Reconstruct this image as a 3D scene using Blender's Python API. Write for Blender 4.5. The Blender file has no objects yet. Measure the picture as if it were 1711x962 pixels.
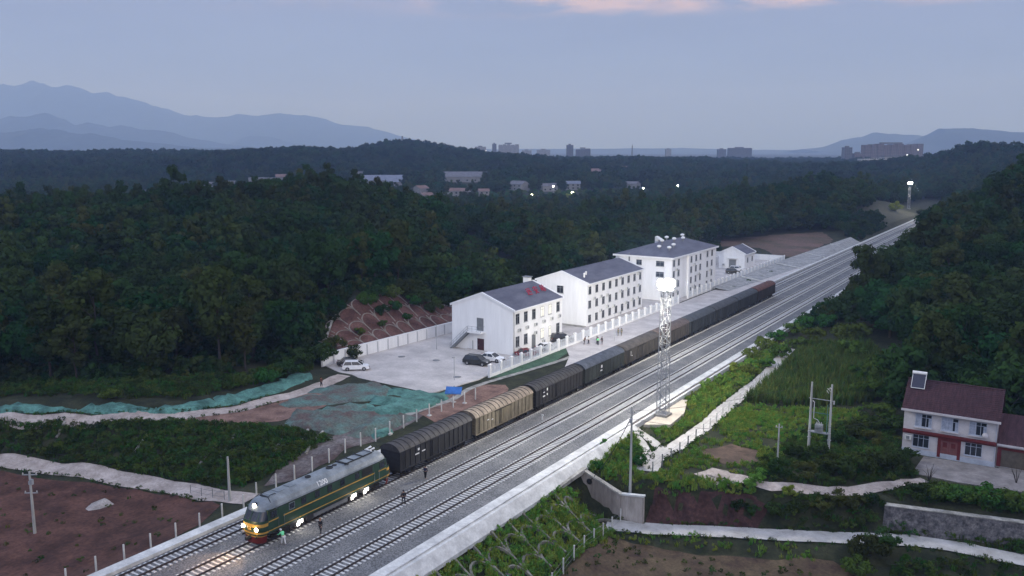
# light levels
HAZE_D = 1.6e-4; HAZE_C = (.42,.58,.95); HAZE_A = (1.,1.,1.); SKY_STRENGTH = 1.0; SUN_E = .22; FLOOD = 42000.; BEAM = 66000.; EXPO = 0.
SKY_STOPS = [(-.05,(.25,.35,.67)),(.0,(.25,.36,.68)),(.08,(.25,.33,.58)),(.17,(.265,.32,.53)),(.26,(.35,.44,.70)),(.5,(.63,.83,1.3)),(1.,(.84,1.07,1.6))]
PINK = (.74,.56,.56)
import bpy, bmesh, math, random
import numpy as np
from mathutils import Vector, Matrix, noise as mnoise

random.seed(7)
rng = np.random.default_rng(11)
S = bpy.context.scene
COL = S.collection
R = math.radians

# ---------------------------------------------------------------- survey: camera and picture rays
F = 1450.; CX = 855.5; CY = 481.; YH = 250.; XV = 1795.; HC = 40.
TH = math.atan((CY-YH)/F); AZ = math.atan((XV-CX)*math.cos(TH)/F)

def ray(px, py):
    fw = F*math.cos(TH)-(py-CY)*math.sin(TH); dz = -(F*math.sin(TH)+(py-CY)*math.cos(TH)); r = px-CX
    return (r*math.cos(AZ)-fw*math.sin(AZ), r*math.sin(AZ)+fw*math.cos(AZ), dz)
def G(px, py, z=0.):
    d = ray(px, py); s = (z-HC)/d[2]
    return (d[0]*s, d[1]*s, z)
def GD(px, py, D):
    d = ray(px, py); fw = F*math.cos(TH)-(py-CY)*math.sin(TH); s = D/fw
    return (d[0]*s, d[1]*s, HC+d[2]*s)
def GZ(px, D, z):
    p = GD(px, 300, D); return (p[0], p[1], z)
def depth_of(x, y):
    return -x*math.sin(AZ)+y*math.cos(AZ)
def side_of(x, y):
    return x*math.cos(AZ)+y*math.sin(AZ)

# ---------------------------------------------------------------- materials
MATS = {}
def new_mat(name):
    m = bpy.data.materials.new(name); m.use_nodes = True
    nt = m.node_tree
    for n in list(nt.nodes): nt.nodes.remove(n)
    out = nt.nodes.new('ShaderNodeOutputMaterial')
    MATS[name] = m
    return m, nt, out
def N(nt, t, **kw):
    n = nt.nodes.new(t)
    for k, v in kw.items():
        if k in n.bl_rna.properties: setattr(n, k, v)
        else: n.inputs[k].default_value = v
    return n
def c4(c): return (c[0], c[1], c[2], 1.0)

def mat(name, col, rough=.7, var=.25, scale=3., col2=None, scale2=None, metal=0., bump=0., coord='world', spec=.3, fine=.0, fine_scale=20., stretch=None, amount=.5, contrast=(.35, .65)):
    """rough surface with two-scale colour variation"""
    if name in MATS: return MATS[name]
    m, nt, out = new_mat(name)
    b = N(nt, 'ShaderNodeBsdfPrincipled'); nt.links.new(b.outputs[0], out.inputs[0])
    b.inputs['Roughness'].default_value = rough; b.inputs['Metallic'].default_value = metal
    b.inputs['Specular IOR Level'].default_value = spec
    if coord == 'world':
        g = N(nt, 'ShaderNodeNewGeometry'); vec = g.outputs['Position']
    else:
        g = N(nt, 'ShaderNodeTexCoord'); vec = g.outputs['Object']
    if stretch:
        mp = N(nt, 'ShaderNodeMapping'); mp.inputs['Scale'].default_value = stretch
        nt.links.new(vec, mp.inputs[0]); vec = mp.outputs[0]
    n1 = N(nt, 'ShaderNodeTexNoise', Scale=scale, Detail=6.0, Roughness=.6); nt.links.new(vec, n1.inputs['Vector'])
    r1 = N(nt, 'ShaderNodeMapRange'); r1.inputs[1].default_value = contrast[0]; r1.inputs[2].default_value = contrast[1]
    nt.links.new(n1.outputs[0], r1.inputs[0])
    mx = N(nt, 'ShaderNodeMix', data_type='RGBA')
    d = 1-var
    ca = c4([x*d for x in col]); cb = c4(col2 if col2 else [min(1, x*(1+var)) for x in col])
    mx.inputs[6].default_value = ca; mx.inputs[7].default_value = cb
    nt.links.new(r1.outputs[0], mx.inputs[0]); cur = mx.outputs[2]
    if fine > 0:
        n2 = N(nt, 'ShaderNodeTexNoise', Scale=fine_scale, Detail=3.0, Roughness=.7); nt.links.new(vec, n2.inputs['Vector'])
        r2 = N(nt, 'ShaderNodeMapRange'); r2.inputs[1].default_value = .3; r2.inputs[2].default_value = .7
        r2.inputs[3].default_value = 1-fine; r2.inputs[4].default_value = 1+fine
        nt.links.new(n2.outputs[0], r2.inputs[0])
        m2 = N(nt, 'ShaderNodeMix', data_type='RGBA', blend_type='MULTIPLY'); m2.inputs[0].default_value = 1.
        nt.links.new(cur, m2.inputs[6]); nt.links.new(r2.outputs[0], m2.inputs[7]); cur = m2.outputs[2]
    nt.links.new(cur, b.inputs['Base Color'])
    if bump > 0:
        bp = N(nt, 'ShaderNodeBump', Strength=bump, Distance=.05)
        nb = N(nt, 'ShaderNodeTexNoise', Scale=fine_scale, Detail=3.0); nt.links.new(vec, nb.inputs['Vector'])
        nt.links.new(nb.outputs[0], bp.inputs['Height']); nt.links.new(bp.outputs[0], b.inputs['Normal'])
    return m

def glow_mat(name, col, strength):
    if name in MATS: return MATS[name]
    m, nt, out = new_mat(name)
    e = N(nt, 'ShaderNodeEmission'); e.inputs[0].default_value = c4(col); e.inputs[1].default_value = strength
    nt.links.new(e.outputs[0], out.inputs[0])
    return m

def leaf_mat(name, dark, light, world_scale=.08):
    """foliage: each tree its own tone (object random) and drifting patches of tone across the wood"""
    m, nt, out = new_mat(name)
    b = N(nt, 'ShaderNodeBsdfDiffuse'); t = N(nt, 'ShaderNodeBsdfTranslucent')
    ms = N(nt, 'ShaderNodeMixShader'); ms.inputs[0].default_value = .25
    nt.links.new(b.outputs[0], ms.inputs[1]); nt.links.new(t.outputs[0], ms.inputs[2]); nt.links.new(ms.outputs[0], out.inputs[0])
    oi = N(nt, 'ShaderNodeObjectInfo'); g = N(nt, 'ShaderNodeNewGeometry')
    n1 = N(nt, 'ShaderNodeTexNoise', Scale=world_scale, Detail=3.0); nt.links.new(g.outputs['Position'], n1.inputs['Vector'])
    n2 = N(nt, 'ShaderNodeTexNoise', Scale=1.1, Detail=2.0); nt.links.new(g.outputs['Position'], n2.inputs['Vector'])
    a = N(nt, 'ShaderNodeMath', operation='ADD'); nt.links.new(oi.outputs['Random'], a.inputs[0]); nt.links.new(n1.outputs[0], a.inputs[1])
    a2 = N(nt, 'ShaderNodeMath', operation='ADD'); nt.links.new(a.outputs[0], a2.inputs[0]); nt.links.new(n2.outputs[0], a2.inputs[1])
    mr = N(nt, 'ShaderNodeMapRange'); mr.inputs[1].default_value = .6; mr.inputs[2].default_value = 2.1
    nt.links.new(a2.outputs[0], mr.inputs[0])
    mx = N(nt, 'ShaderNodeMix', data_type='RGBA'); mx.inputs[6].default_value = c4(dark); mx.inputs[7].default_value = c4(light)
    nt.links.new(mr.outputs[0], mx.inputs[0])
    # some trees lean to olive brown, some to blue green
    sep = N(nt, 'ShaderNodeMath', operation='FRACT'); mul = N(nt, 'ShaderNodeMath', operation='MULTIPLY'); mul.inputs[1].default_value = 7.31
    nt.links.new(oi.outputs['Random'], mul.inputs[0]); nt.links.new(mul.outputs[0], sep.inputs[0])
    hs = N(nt, 'ShaderNodeHueSaturation'); hr = N(nt, 'ShaderNodeMapRange'); hr.inputs[3].default_value = .455; hr.inputs[4].default_value = .56
    nt.links.new(sep.outputs[0], hr.inputs[0]); nt.links.new(hr.outputs[0], hs.inputs['Hue']); nt.links.new(mx.outputs[2], hs.inputs['Color'])
    nt.links.new(hs.outputs[0], b.inputs[0]); nt.links.new(hs.outputs[0], t.inputs[0])
    return m

# ---------------------------------------------------------------- mesh builder
class MB:
    def __init__(s): s.v = []; s.f = []; s.sm = []
    def add(s, vs, fs, smooth=False):
        b = len(s.v); s.v.extend([tuple(p) for p in vs]); s.f.extend([tuple(i+b for i in q) for q in fs]); s.sm.extend([smooth]*len(fs)); return s
    def box(s, x0, x1, y0, y1, z0, z1):
        v = [(x0,y0,z0),(x1,y0,z0),(x1,y1,z0),(x0,y1,z0),(x0,y0,z1),(x1,y0,z1),(x1,y1,z1),(x0,y1,z1)]
        return s.add(v, [(0,3,2,1),(4,5,6,7),(0,1,5,4),(1,2,6,5),(2,3,7,6),(3,0,4,7)])
    def cbox(s, cx, cy, cz, sx, sy, sz): return s.box(cx-sx/2,cx+sx/2,cy-sy/2,cy+sy/2,cz-sz/2,cz+sz/2)
    def tube(s, pts, r, n=6, r1=None, caps=True, smooth=True):
        pts = [Vector(p) for p in pts]; k = len(pts); b = []
        for i, p in enumerate(pts):
            d = (pts[min(i+1,k-1)]-pts[max(i-1,0)])
            d = d.normalized() if d.length > 1e-9 else Vector((0,0,1))
            u = d.cross(Vector((0,0,1)) if abs(d.z) < .9 else Vector((1,0,0))).normalized(); w = d.cross(u)
            rr = r if r1 is None else r+(r1-r)*i/(k-1)
            b.append([p+(u*math.cos(2*math.pi*j/n)+w*math.sin(2*math.pi*j/n))*rr for j in range(n)])
        vs = [q for ring in b for q in ring]; fs = []
        for i in range(k-1):
            for j in range(n):
                a = i*n+j; c = i*n+(j+1)%n; fs.append((a, c, c+n, a+n))
        s.add(vs, fs, smooth)
        if caps: s.add(b[0], [tuple(range(n))]); s.add(b[-1], [tuple(reversed(range(n)))])
        return s
    def bar(s, p, q, w, h):
        """rectangular bar between two points, w sideways, h up"""
        p = Vector(p); q = Vector(q); d = (q-p).normalized()
        u = d.cross(Vector((0,0,1))); u = u.normalized() if u.length > 1e-6 else Vector((1,0,0)); t = u.cross(d)
        vs = [o+u*a*w/2+t*c*h/2 for o in (p, q) for a, c in ((-1,-1),(1,-1),(1,1),(-1,1))]
        return s.add(vs, [(0,1,2,3),(7,6,5,4),(0,4,5,1),(1,5,6,2),(2,6,7,3),(3,7,4,0)])
    def prism(s, poly, y0, y1, axis='y'):
        """poly of (a, z) pushed along an axis"""
        n = len(poly)
        if axis == 'y': vs = [(a,y0,z) for a,z in poly]+[(a,y1,z) for a,z in poly]
        elif axis == 'x': vs = [(y0,a,z) for a,z in poly]+[(y1,a,z) for a,z in poly]
        else: vs = [(a,z,y0) for a,z in poly]+[(a,z,y1) for a,z in poly]
        fs = [tuple(range(n)), tuple(reversed(range(n,2*n)))]+[(i,i+n,(i+1)%n+n,(i+1)%n) for i in range(n)]
        return s.add(vs, fs)
    def lathe(s, prof, cx=0, cy=0, n=12, smooth=True):
        vs = []; fs = []
        for r, z in prof:
            for j in range(n): vs.append((cx+r*math.cos(2*math.pi*j/n), cy+r*math.sin(2*math.pi*j/n), z))
        for i in range(len(prof)-1):
            for j in range(n): fs.append((i*n+j, i*n+(j+1)%n, (i+1)*n+(j+1)%n, (i+1)*n+j))
        s.add(vs, fs, smooth)
        s.add(vs[:n], [tuple(reversed(range(n)))]); s.add(vs[-n:], [tuple(range(n))])
        return s
    def disc_x(s, x0, x1, cy, cz, r, n=14):
        """wheel: axis along x"""
        vs = [(x,cy+r*math.cos(2*math.pi*j/n),cz+r*math.sin(2*math.pi*j/n)) for x in (x0,x1) for j in range(n)]
        return s.add(vs, [tuple(reversed(range(n))), tuple(range(n,2*n))]+[(j,(j+1)%n,(j+1)%n+n,j+n) for j in range(n)])
    def sphere(s, c, r, n=8, m=6, sz=1.):
        vs = []; fs = []
        for i in range(m+1):
            t = math.pi*i/m
            for j in range(n): vs.append((c[0]+r*math.sin(t)*math.cos(2*math.pi*j/n), c[1]+r*math.sin(t)*math.sin(2*math.pi*j/n), c[2]+r*sz*math.cos(t)))
        for i in range(m):
            for j in range(n): fs.append((i*n+j,(i+1)*n+j,(i+1)*n+(j+1)%n,i*n+(j+1)%n))
        return s.add(vs, fs, True)
    def mesh(s, name, m=None, fix=True):
        me = bpy.data.meshes.new(name); me.from_pydata(s.v, [], s.f)
        me.polygons.foreach_set('use_smooth', s.sm)
        if fix:
            bm = bmesh.new(); bm.from_mesh(me); bmesh.ops.remove_doubles(bm, verts=bm.verts, dist=1e-5) if False else None
            bmesh.ops.recalc_face_normals(bm, faces=bm.faces); bm.to_mesh(me); bm.free()
        if m: me.materials.append(m)
        me.update(); return me
    def build(s, name, m, parent=None, fix=True, loc=None):
        o = bpy.data.objects.new(name, s.mesh(name, m, fix)); COL.objects.link(o)
        if parent is not None: o.parent = parent
        if loc is not None: o.location = loc
        return o

def tag(o, label=None, cat=None, group=None, kind=None):
    if label: o['label'] = label
    if cat: o['category'] = cat
    if group: o['group'] = group
    if kind: o['kind'] = kind
    return o
def thing(name, label, cat, loc=(0,0,0), rz=0., group=None):
    o = bpy.data.objects.new(name, None); COL.objects.link(o); o.location = loc; o.rotation_euler = (0,0,rz)
    o.empty_display_size = .5
    return tag(o, label, cat, group)
def dup(root, loc=None, rz=None, label=None, scale=None):
    def cp(o, par):
        c = o.copy(); COL.objects.link(c)
        if par is not None:
            c.parent = par; c.matrix_parent_inverse = o.matrix_parent_inverse.copy()
        for ch in [q for q in KIDS.get(o.name, [])]: cp(ch, c)
        return c
    KIDS = {}
    def walk(o):
        KIDS[o.name] = list(o.children)
        for ch in o.children: walk(ch)
    walk(root)
    c = cp(root, None)
    if loc is not None: c.location = loc
    if rz is not None: c.rotation_euler = (0,0,rz)
    if label: c['label'] = label
    if scale is not None: c.scale = scale
    return c
def mesh_np(name, v, quads, m):
    v = np.asarray(v, dtype=np.float32); quads = np.asarray(quads, dtype=np.int32)
    me = bpy.data.meshes.new(name); me.vertices.add(len(v)); me.vertices.foreach_set('co', v.ravel())
    k = quads.shape[1]; me.loops.add(quads.size); me.loops.foreach_set('vertex_index', quads.ravel())
    me.polygons.add(len(quads)); me.polygons.foreach_set('loop_start', np.arange(0, quads.size, k, dtype=np.int32))
    me.update(calc_edges=True); me.validate()
    if m: me.materials.append(m)
    return me
# ---------------------------------------------------------------- terrain
CP = []
def cp(*pts):
    for p in pts: CP.append(p)
# railway corridor and station apron stay level
for y in range(-40, 700, 45): cp((-63, y, -.6), (-72, y, -.6), (-53, y, -.6))
# slope on the near side of the line, down to the brown field
for y in (-30, 0, 25, 45, 60, 75, 88): cp((-50.4, y, -1.3), (-47, y, -3.9), (-43.2, y, -6.6), (-38, y, -7.0))
cp((-38, 95.5, -6.6))
for x, y in ((-28,40),(-28,70),(-10,60),(-10,90),(15,60),(15,95),(-30,88),(40,60),(60,100),(-30,0),(20,0),(60,0)): cp((x, y, -7.1))
# lane through the underpass, at the foot of the bank
for x, y in ((-45,94.6),(-40,96),(-33.5,98),(-27,101),(-20.4,104.4),(-11,109.2),(-1,110),(12,112.5),(30,114)): cp((x, y, -6.5))
# step up behind the wing wall and the red bank
for x, y in ((-50,100.2),(-46,100.4),(-43,100.6)): cp((x, y, -1.8))
for x, y, z in ((-41,98.6,-2.4),(-36,101.4,-2.3),(-31,104.4,-2.3),(-27,106.4,-2.5),(-22,109.4,-3.2),(-17,112.2,-3.4)): cp((x, y, z))
for x, y in ((-16.5,109.2),(-8,111.4),(0,113.2),(14,115.6)): cp((x, y-.3, -6.3))
for x, y in ((-16,111.2),(-8,113.2),(0,114.8),(14,117.6)): cp((x, y, -3.4))
for x, y in ((-13,120.5),(-7.5,122.7),(-1.7,124.2),(-14,130),(-2,131),(8,126),(10,134),(-18,139),(-5,140)): cp((x, y, -2.7))
for x, y, z in ((-44,108,-1.7),(-44,114,-1.6),(-43.7,125,-1.6),(-44.6,145,-1.6),(-44.8,160,-1.6),(-46,180,-1.0),(-50.2,110,-.8),(-50.2,130,-.7),(-50.2,160,-.7),(-50.2,200,-.5),(-49.5,250,0.),
                (-37,104.8,-2.3),(-30,104.6,-2.5),(-25.6,106.8,-2.6),(-18,112.8,-2.9),(-36,114,-1.9),(-30,118,-2.1),(-26.7,122,-2.1),(-22,128,-2.3),(-36,128,-1.8),(-36,140,-1.9),(-42,155,-1.8),(-25,144,-2.0),(-33,180,-1.5),(-43,195,-1.2),(-22,160,-.5)): cp((x, y, z))
# red field, lower lane and green slope left of the line
for x, y, z in ((-121,58,-4),(-91,43,-4),(-84,48,-3.6),(-105,64,-4),(-88,62,-3.3),(-80,45,-2.2),(-80,55,-1.8),(-95,50,-4),(-110,50,-4.1),(-150,50,-4.2),(-100,20,-4.3),(-150,0,-5),(-82,20,-2.8),
                (-128,60,-3.9),(-117,64.6,-3.9),(-105,66.4,-3.7),(-95,68,-3.2),(-88,67.6,-2.3),(-82,66.2,-1.4),(-140,57,-4)): cp((x, y, z))
for px, py in ((-60,700),(0,703),(100,706),(200,706),(290,703),(360,712),(430,718),(500,728),(560,738)): cp(G(px, py, .6))
for px, py in ((60,762),(140,775),(220,786),(300,802)): cp(G(px, py, -3.2))
for px, py, z in ((440,800,-1.4),(480,775,-1.0),(520,760,-.8),(400,790,-1.6),(560,745,-.2),(620,735,-.2)): cp(G(px, py, z))
for px, py, z in ((0,690,.7),(150,700,.5),(290,698,.5),(400,685,.5),(480,665,.4),(540,640,.3),(590,625,.1),(470,700,.6),(560,690,.9),(640,690,.8),(560,660,.6),(680,665,.5),(720,700,.2),(420,700,.7)): cp(G(px, py, z))
for px, py, z in ((0,672,1.8),(150,680,1.8),(260,678,1.8),(350,665,1.8),(430,648,1.6),(510,625,1.5),(100,655,2.2),(250,650,2.2),(400,632,2.)): cp(G(px, py, z))
# station apron
for x, y in ((-114,113.5),(-100,113),(-87,112),(-86,125),(-110,140),(-100,165),(-88,150),(-86,200),(-88,250),(-88,315),(-105,315),(-105,260),(-110,200),(-79,110),(-79,150),(-79,200),(-79,260),(-78,330),(-76,400)): cp((x, y, -.15))
# cut slope with the concrete arches behind the white wall
for y, z in ((118,2.),(128,3.5),(137,7.6),(145,7.8),(153,6.6),(162,4.),(170,2.)): cp((-127, y, z))
for y in (118,128,137,145,153,162,170): cp((-117.2, y-.5, .5))
for y, z in ((125,5),(140,9.5),(155,8),(175,2)): cp((-136, y, z))
for x, y, z in ((-125,185,.8),(-125,210,.8),(-125,240,1),(-125,270,1.2),(-135,200,1),(-122,300,1.5)): cp((x, y, z))
# hills, given by where their crowns show and how far off they stand
for px, py, D in ((-250,395,280),(-120,398,285),(0,398,290),(150,392,300),(300,374,320),(430,350,335),(550,338,345),(650,360,340),(740,385,335),(0,470,230),(150,460,235),(300,440,245),(450,430,255),(560,430,265),(660,450,265),(0,560,180),(200,560,185),(400,540,200)): cp(GD(px, py, D))
for px, py, D in ((880,410,400),(950,392,420),(1050,372,450),(1150,358,480),(1250,336,510),(1320,322,530),(1390,324,560),(1450,336,600)): cp(GD(px, py, D))
for px, py, z in ((880,455,1),(780,430,1),(770,405,1),(1000,425,1.5),(1100,408,2.),(1200,398,2.),(1300,388,2.5),(1250,410,1.),(1330,405,1.2)): cp(G(px, py, z))
for px, D, z in ((1380,455,9),(1440,470,10),(1420,520,13),(1500,560,6),(1530,650,4),(1600,700,3),(1480,800,3)): cp(GZ(px, D, z))
# hill right of the line
for px, py, D in ((1500,455,250),(1560,432,275),(1600,394,300),(1660,362,305),(1711,328,305),(1800,290,310),(1950,260,320),(1550,520,205),(1640,480,215),(1711,470,215),(1850,470,215),(2050,430,230)): cp(GD(px, py, D))
for x, y, z in ((-45,215,-.3),(-44,260,.3),(-44,320,1),(-44,400,2),(-44,500,3),(-30,215,1.0),(-14,150,-1),(0,150,-1),(12,145,-1.5),(40,150,0),(-46,620,2)): cp((x, y, z))
# valley, middle ridge, plain
for px in range(-500, 2300, 200):
    cp(GZ(px, 2100, 4), GZ(px, 3200, 2), GZ(px, 5000, 0), GZ(px, 8200, 0))
    if px < 1350: cp(GZ(px, 520, -5.), GZ(px, 640, -8.), GZ(px, 800, -6.))
    if px < 1100: cp(GZ(px, 1020, 5.))
for px, py in ((-400,262),(-200,258),(0,257),(100,261),(200,257),(300,262),(400,259),(480,256),(560,263),(640,246),(690,230),(740,244),(800,268),(900,271),(1000,269),(1100,272),(1200,273),(1300,281),(1380,284)): cp(GD(px, py+8, 1450))
for px, py in ((330,275),(380,268),(430,262),(480,260),(560,272),(620,282),(0,285),(200,290)): cp(GD(px, py, 1150))
for px, py, D in ((1480,312,1000),(1540,300,1000),(1590,262,1000),(1640,244,1000),(1690,264,1000),(1760,286,1000),(1900,280,1000),(2100,270,1000)): cp(GD(px, py, D))
for x, y, z in ((-400,-200,0),(0,-250,-5),(300,-200,0),(300,100,0),(300,400,15),(-300,0,2),(-15300,0,0),(7300,0,0),(-15300,16400,0),(7300,16400,0),(-200,80,3),(-260,110,8)): cp((x, y, z))
CP = np.array(CP, dtype=float)
_k = np.unique(np.round(CP[:, :2], 1), axis=0, return_index=True)[1]; CP = CP[_k]
_d = np.sqrt(((CP[:, None, :2]-CP[None, :, :2])**2).sum(-1))
_A = np.zeros((len(CP)+1, len(CP)+1)); _A[:-1, :-1] = _d; _A[:-1, -1] = 1; _A[-1, :-1] = 1
_w = np.linalg.solve(_A+np.eye(len(CP)+1)*1e-6, np.append(CP[:, 2], 0))
def sstep(a): a = np.clip(a, 0, 1); return a*a*(3-2*a)
def rect_w(x, y, x0, x1, y0, y1, fall):
    dx = np.maximum(np.maximum(x0-x, x-x1), 0); dy = np.maximum(np.maximum(y0-y, y-y1), 0)
    return 1-sstep(np.sqrt(dx*dx+dy*dy)/fall)
_ph = rng.uniform(0, 6.28, (12, 2)); _dir = rng.uniform(0, 6.28, 12)
def wob(x, y, wl):
    s = np.zeros_like(x)
    for i in range(12):
        k = 6.283/(wl*(.5+i*.13)); s += np.sin((x*math.cos(_dir[i])+y*math.sin(_dir[i]))*k+_ph[i,0])*(.5+i*.05)
    return s/9
LANE_A = [(-45.4,92.9),(-42,94.0),(-39,95.3),(-33,98.4),(-27,101.2),(-20.4,104.5),(-11,109.0),(-1,110.0),(12,112.4),(32,115.8)]
def seg_d(x, y, pts):
    d = np.full(x.shape, 1e9)
    for (ax, ay), (bx, by) in zip(pts[:-1], pts[1:]):
        t = np.clip(((x-ax)*(bx-ax)+(y-ay)*(by-ay))/((bx-ax)**2+(by-ay)**2), 0, 1); d = np.minimum(d, np.hypot(x-ax-t*(bx-ax), y-ay-t*(by-ay)))
    return d
def hfun(x, y):
    x = np.asarray(x, float); y = np.asarray(y, float); sh = x.shape; x = x.ravel(); y = y.ravel()
    z = np.full(x.shape, _w[-1])
    for i in range(0, len(CP)): z += _w[i]*np.sqrt((x-CP[i,0])**2+(y-CP[i,1])**2)
    D = depth_of(x, y)
    z += wob(x, y, 6.)*.13*sstep((D-20)/40) + wob(x, y, 60.)*1.6*sstep((D-260)/200) + wob(x, y, 260.)*8*sstep((D-900)/500)
    # hollow in front of the underpass headwall, made ground behind it
    f = np.interp(x, [-50.9,-50.2,-48.5,-44,-42], [-1.2,-3.6,-6.4,-6.9,-6.6]); k = rect_w(x, y, -50.6, -41.8, 92.6, 95.3, 3.2); z = z*(1-k)+np.minimum(z, f)*k
    b = np.interp(x, [-50.4,-44.7,-41.7,-40], [-1.35,-3.25,-2.8,-2.8])+np.clip((y-96.2)*.5, 0, 3.); k = rect_w(x, y, -50.6, -41.6, 96.2, 100., .9); z = z*(1-k)+np.minimum(b, -1.5)*k
    k = 1-sstep((seg_d(x, y, LANE_A)-2.2)/1.3); z = z*(1-k)+(-6.5)*k
    w = rect_w(x, y, -75.0, -50.9, -60, 720, 1.2); z = z*(1-w)-.6*w
    w = rect_w(x, y, -114.5, -75., 113.2, 322, 1.5); z = z*(1-w)-.12*w
    w = rect_w(x, y, -15., 6., 121.5, 139, 2.); z = z*(1-w)-2.72*w
    return z.reshape(sh)
def axis_pts(lo, a, b, hi, st, gr=1.13):
    m = list(np.arange(a, b+.01, st)); s = st
    while m[-1] < hi: s *= gr; m.append(min(m[-1]+s, hi))
    s = st
    while m[0] > lo: s *= gr; m.insert(0, max(m[0]-s, lo))
    return np.array(m)
GX = axis_pts(-15400, -150, 20, 7400, 1.25); GY = axis_pts(-300, 36, 235, 16500, 1.25)
_gx, _gy = np.meshgrid(GX, GY, indexing='ij'); GZZ = hfun(_gx, _gy)
def hg(x, y):
    i = int(np.clip(np.searchsorted(GX, x)-1, 0, len(GX)-2)); j = int(np.clip(np.searchsorted(GY, y)-1, 0, len(GY)-2))
    u = (x-GX[i])/(GX[i+1]-GX[i]); v = (y-GY[j])/(GY[j+1]-GY[j])
    return float(GZZ[i,j]*(1-u)*(1-v)+GZZ[i+1,j]*u*(1-v)+GZZ[i,j+1]*(1-u)*v+GZZ[i+1,j+1]*u*v)
def hgv(x, y):
    i = np.clip(np.searchsorted(GX, x)-1, 0, len(GX)-2); j = np.clip(np.searchsorted(GY, y)-1, 0, len(GY)-2)
    u = (x-GX[i])/(GX[i+1]-GX[i]); v = (y-GY[j])/(GY[j+1]-GY[j])
    return GZZ[i,j]*(1-u)*(1-v)+GZZ[i+1,j]*u*(1-v)+GZZ[i,j+1]*(1-u)*v+GZZ[i+1,j+1]*u*v
def GT(px, py):
    """where a picture ray meets the ground"""
    d = ray(px, py); L = math.hypot(d[0], d[1]); d = (d[0]/L, d[1]/L, d[2]/L); t = 45.; st = .5
    while t < 8000:
        x, y, z = d[0]*t, d[1]*t, HC+d[2]*t
        if z <= hg(x, y): break
        st = max(.25, t*.003); t += st
    return (d[0]*t, d[1]*t, hg(d[0]*t, d[1]*t))

m_ground = mat('meadow_ground', (.016,.024,.009), .95, .45, .35, col2=(.032,.034,.015), fine=.45, fine_scale=3., bump=.5)
nI, nJ = _gx.shape
_v = np.stack([_gx, _gy, GZZ], -1).reshape(-1, 3)
_i = np.arange(nI-1)[:, None]*nJ+np.arange(nJ-1)[None, :]
_q = np.stack([_i, _i+nJ, _i+nJ+1, _i+1], -1).reshape(-1, 4)
ground = bpy.data.objects.new('ground', mesh_np('ground', _v, _q, m_ground)); COL.objects.link(ground)
ground.data.polygons.foreach_set('use_smooth', [True]*len(ground.data.polygons)); tag(ground, 'wide wooded ground with hills and fields round the railway', kind='structure')

def jag(poly, amp, step=2.5, seed=0):
    rr = random.Random(seed); out = []
    for i, p in enumerate(poly):
        q = poly[(i+1) % len(poly)]; L = math.hypot(q[0]-p[0], q[1]-p[1]); n = max(1, int(L/step))
        for k in range(n):
            t = k/n; out.append((p[0]+(q[0]-p[0])*t+rr.uniform(-amp, amp), p[1]+(q[1]-p[1])*t+rr.uniform(-amp, amp)))
    return out
def drape(name, poly, m, off=.07, kind='structure', label=None, amp=.4, hump=0., seed=1, cat=None):
    poly = jag([p[:2] for p in poly], amp, seed=seed) if amp else [p[:2] for p in poly]
    bm = bmesh.new(); bm.faces.new([bm.verts.new((p[0], p[1], 0)) for p in poly])
    bmesh.ops.triangulate(bm, faces=bm.faces[:])
    xs = [p[0] for p in poly]; ys = [p[1] for p in poly]
    for ax, g, lo, hi in ((0, GX, min(xs), max(xs)), (1, GY, min(ys), max(ys))):
        for c in g[(g > lo) & (g < hi)]:
            co = (c, 0, 0) if ax == 0 else (0, c, 0); no = (1, 0, 0) if ax == 0 else (0, 1, 0)
            bmesh.ops.bisect_plane(bm, geom=bm.verts[:]+bm.edges[:]+bm.faces[:], plane_co=co, plane_no=no)
    for v in bm.verts:
        z = hg(v.co.x, v.co.y)+off
        if hump: 
            n = mnoise.noise(Vector((v.co.x*.35, v.co.y*.35, seed)))+.5*mnoise.noise(Vector((v.co.x*.9, v.co.y*.9, seed+3)))+.35*mnoise.noise(Vector((v.co.x*2.1, v.co.y*1.3, seed+7)))
            z += hump*(.45+n)
        v.co.z = z
    if hump:
        for v in bm.verts:
            if v.is_boundary: v.co.z = hg(v.co.x, v.co.y)-.02
    bmesh.ops.recalc_face_normals(bm, faces=bm.faces)
    if sum(f.normal.z for f in bm.faces) < 0: bmesh.ops.reverse_faces(bm, faces=bm.faces)
    me = bpy.data.meshes.new(name); bm.to_mesh(me); bm.free(); me.materials.append(m)
    me.polygons.foreach_set('use_smooth', [True]*len(me.polygons))
    o = bpy.data.objects.new(name, me); COL.objects.link(o)
    return tag(o, label, cat, kind=kind if kind else None)
def smooth_line(pts, step=1.2):
    P = [Vector((p[0], p[1], 0)) for p in pts]; P = [P[0]*2-P[1]]+P+[P[-1]*2-P[-2]]; out = []
    for i in range(1, len(P)-2):
        n = max(2, int((P[i+1]-P[i]).length/step))
        for k in range(n):
            t = k/n; a, b, c, d = P[i-1], P[i], P[i+1], P[i+2]
            out.append(.5*((2*b)+(c-a)*t+(2*a-5*b+4*c-d)*t*t+(3*b-a-3*c+d)*t**3))
    out.append(P[-2]); return out
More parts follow.
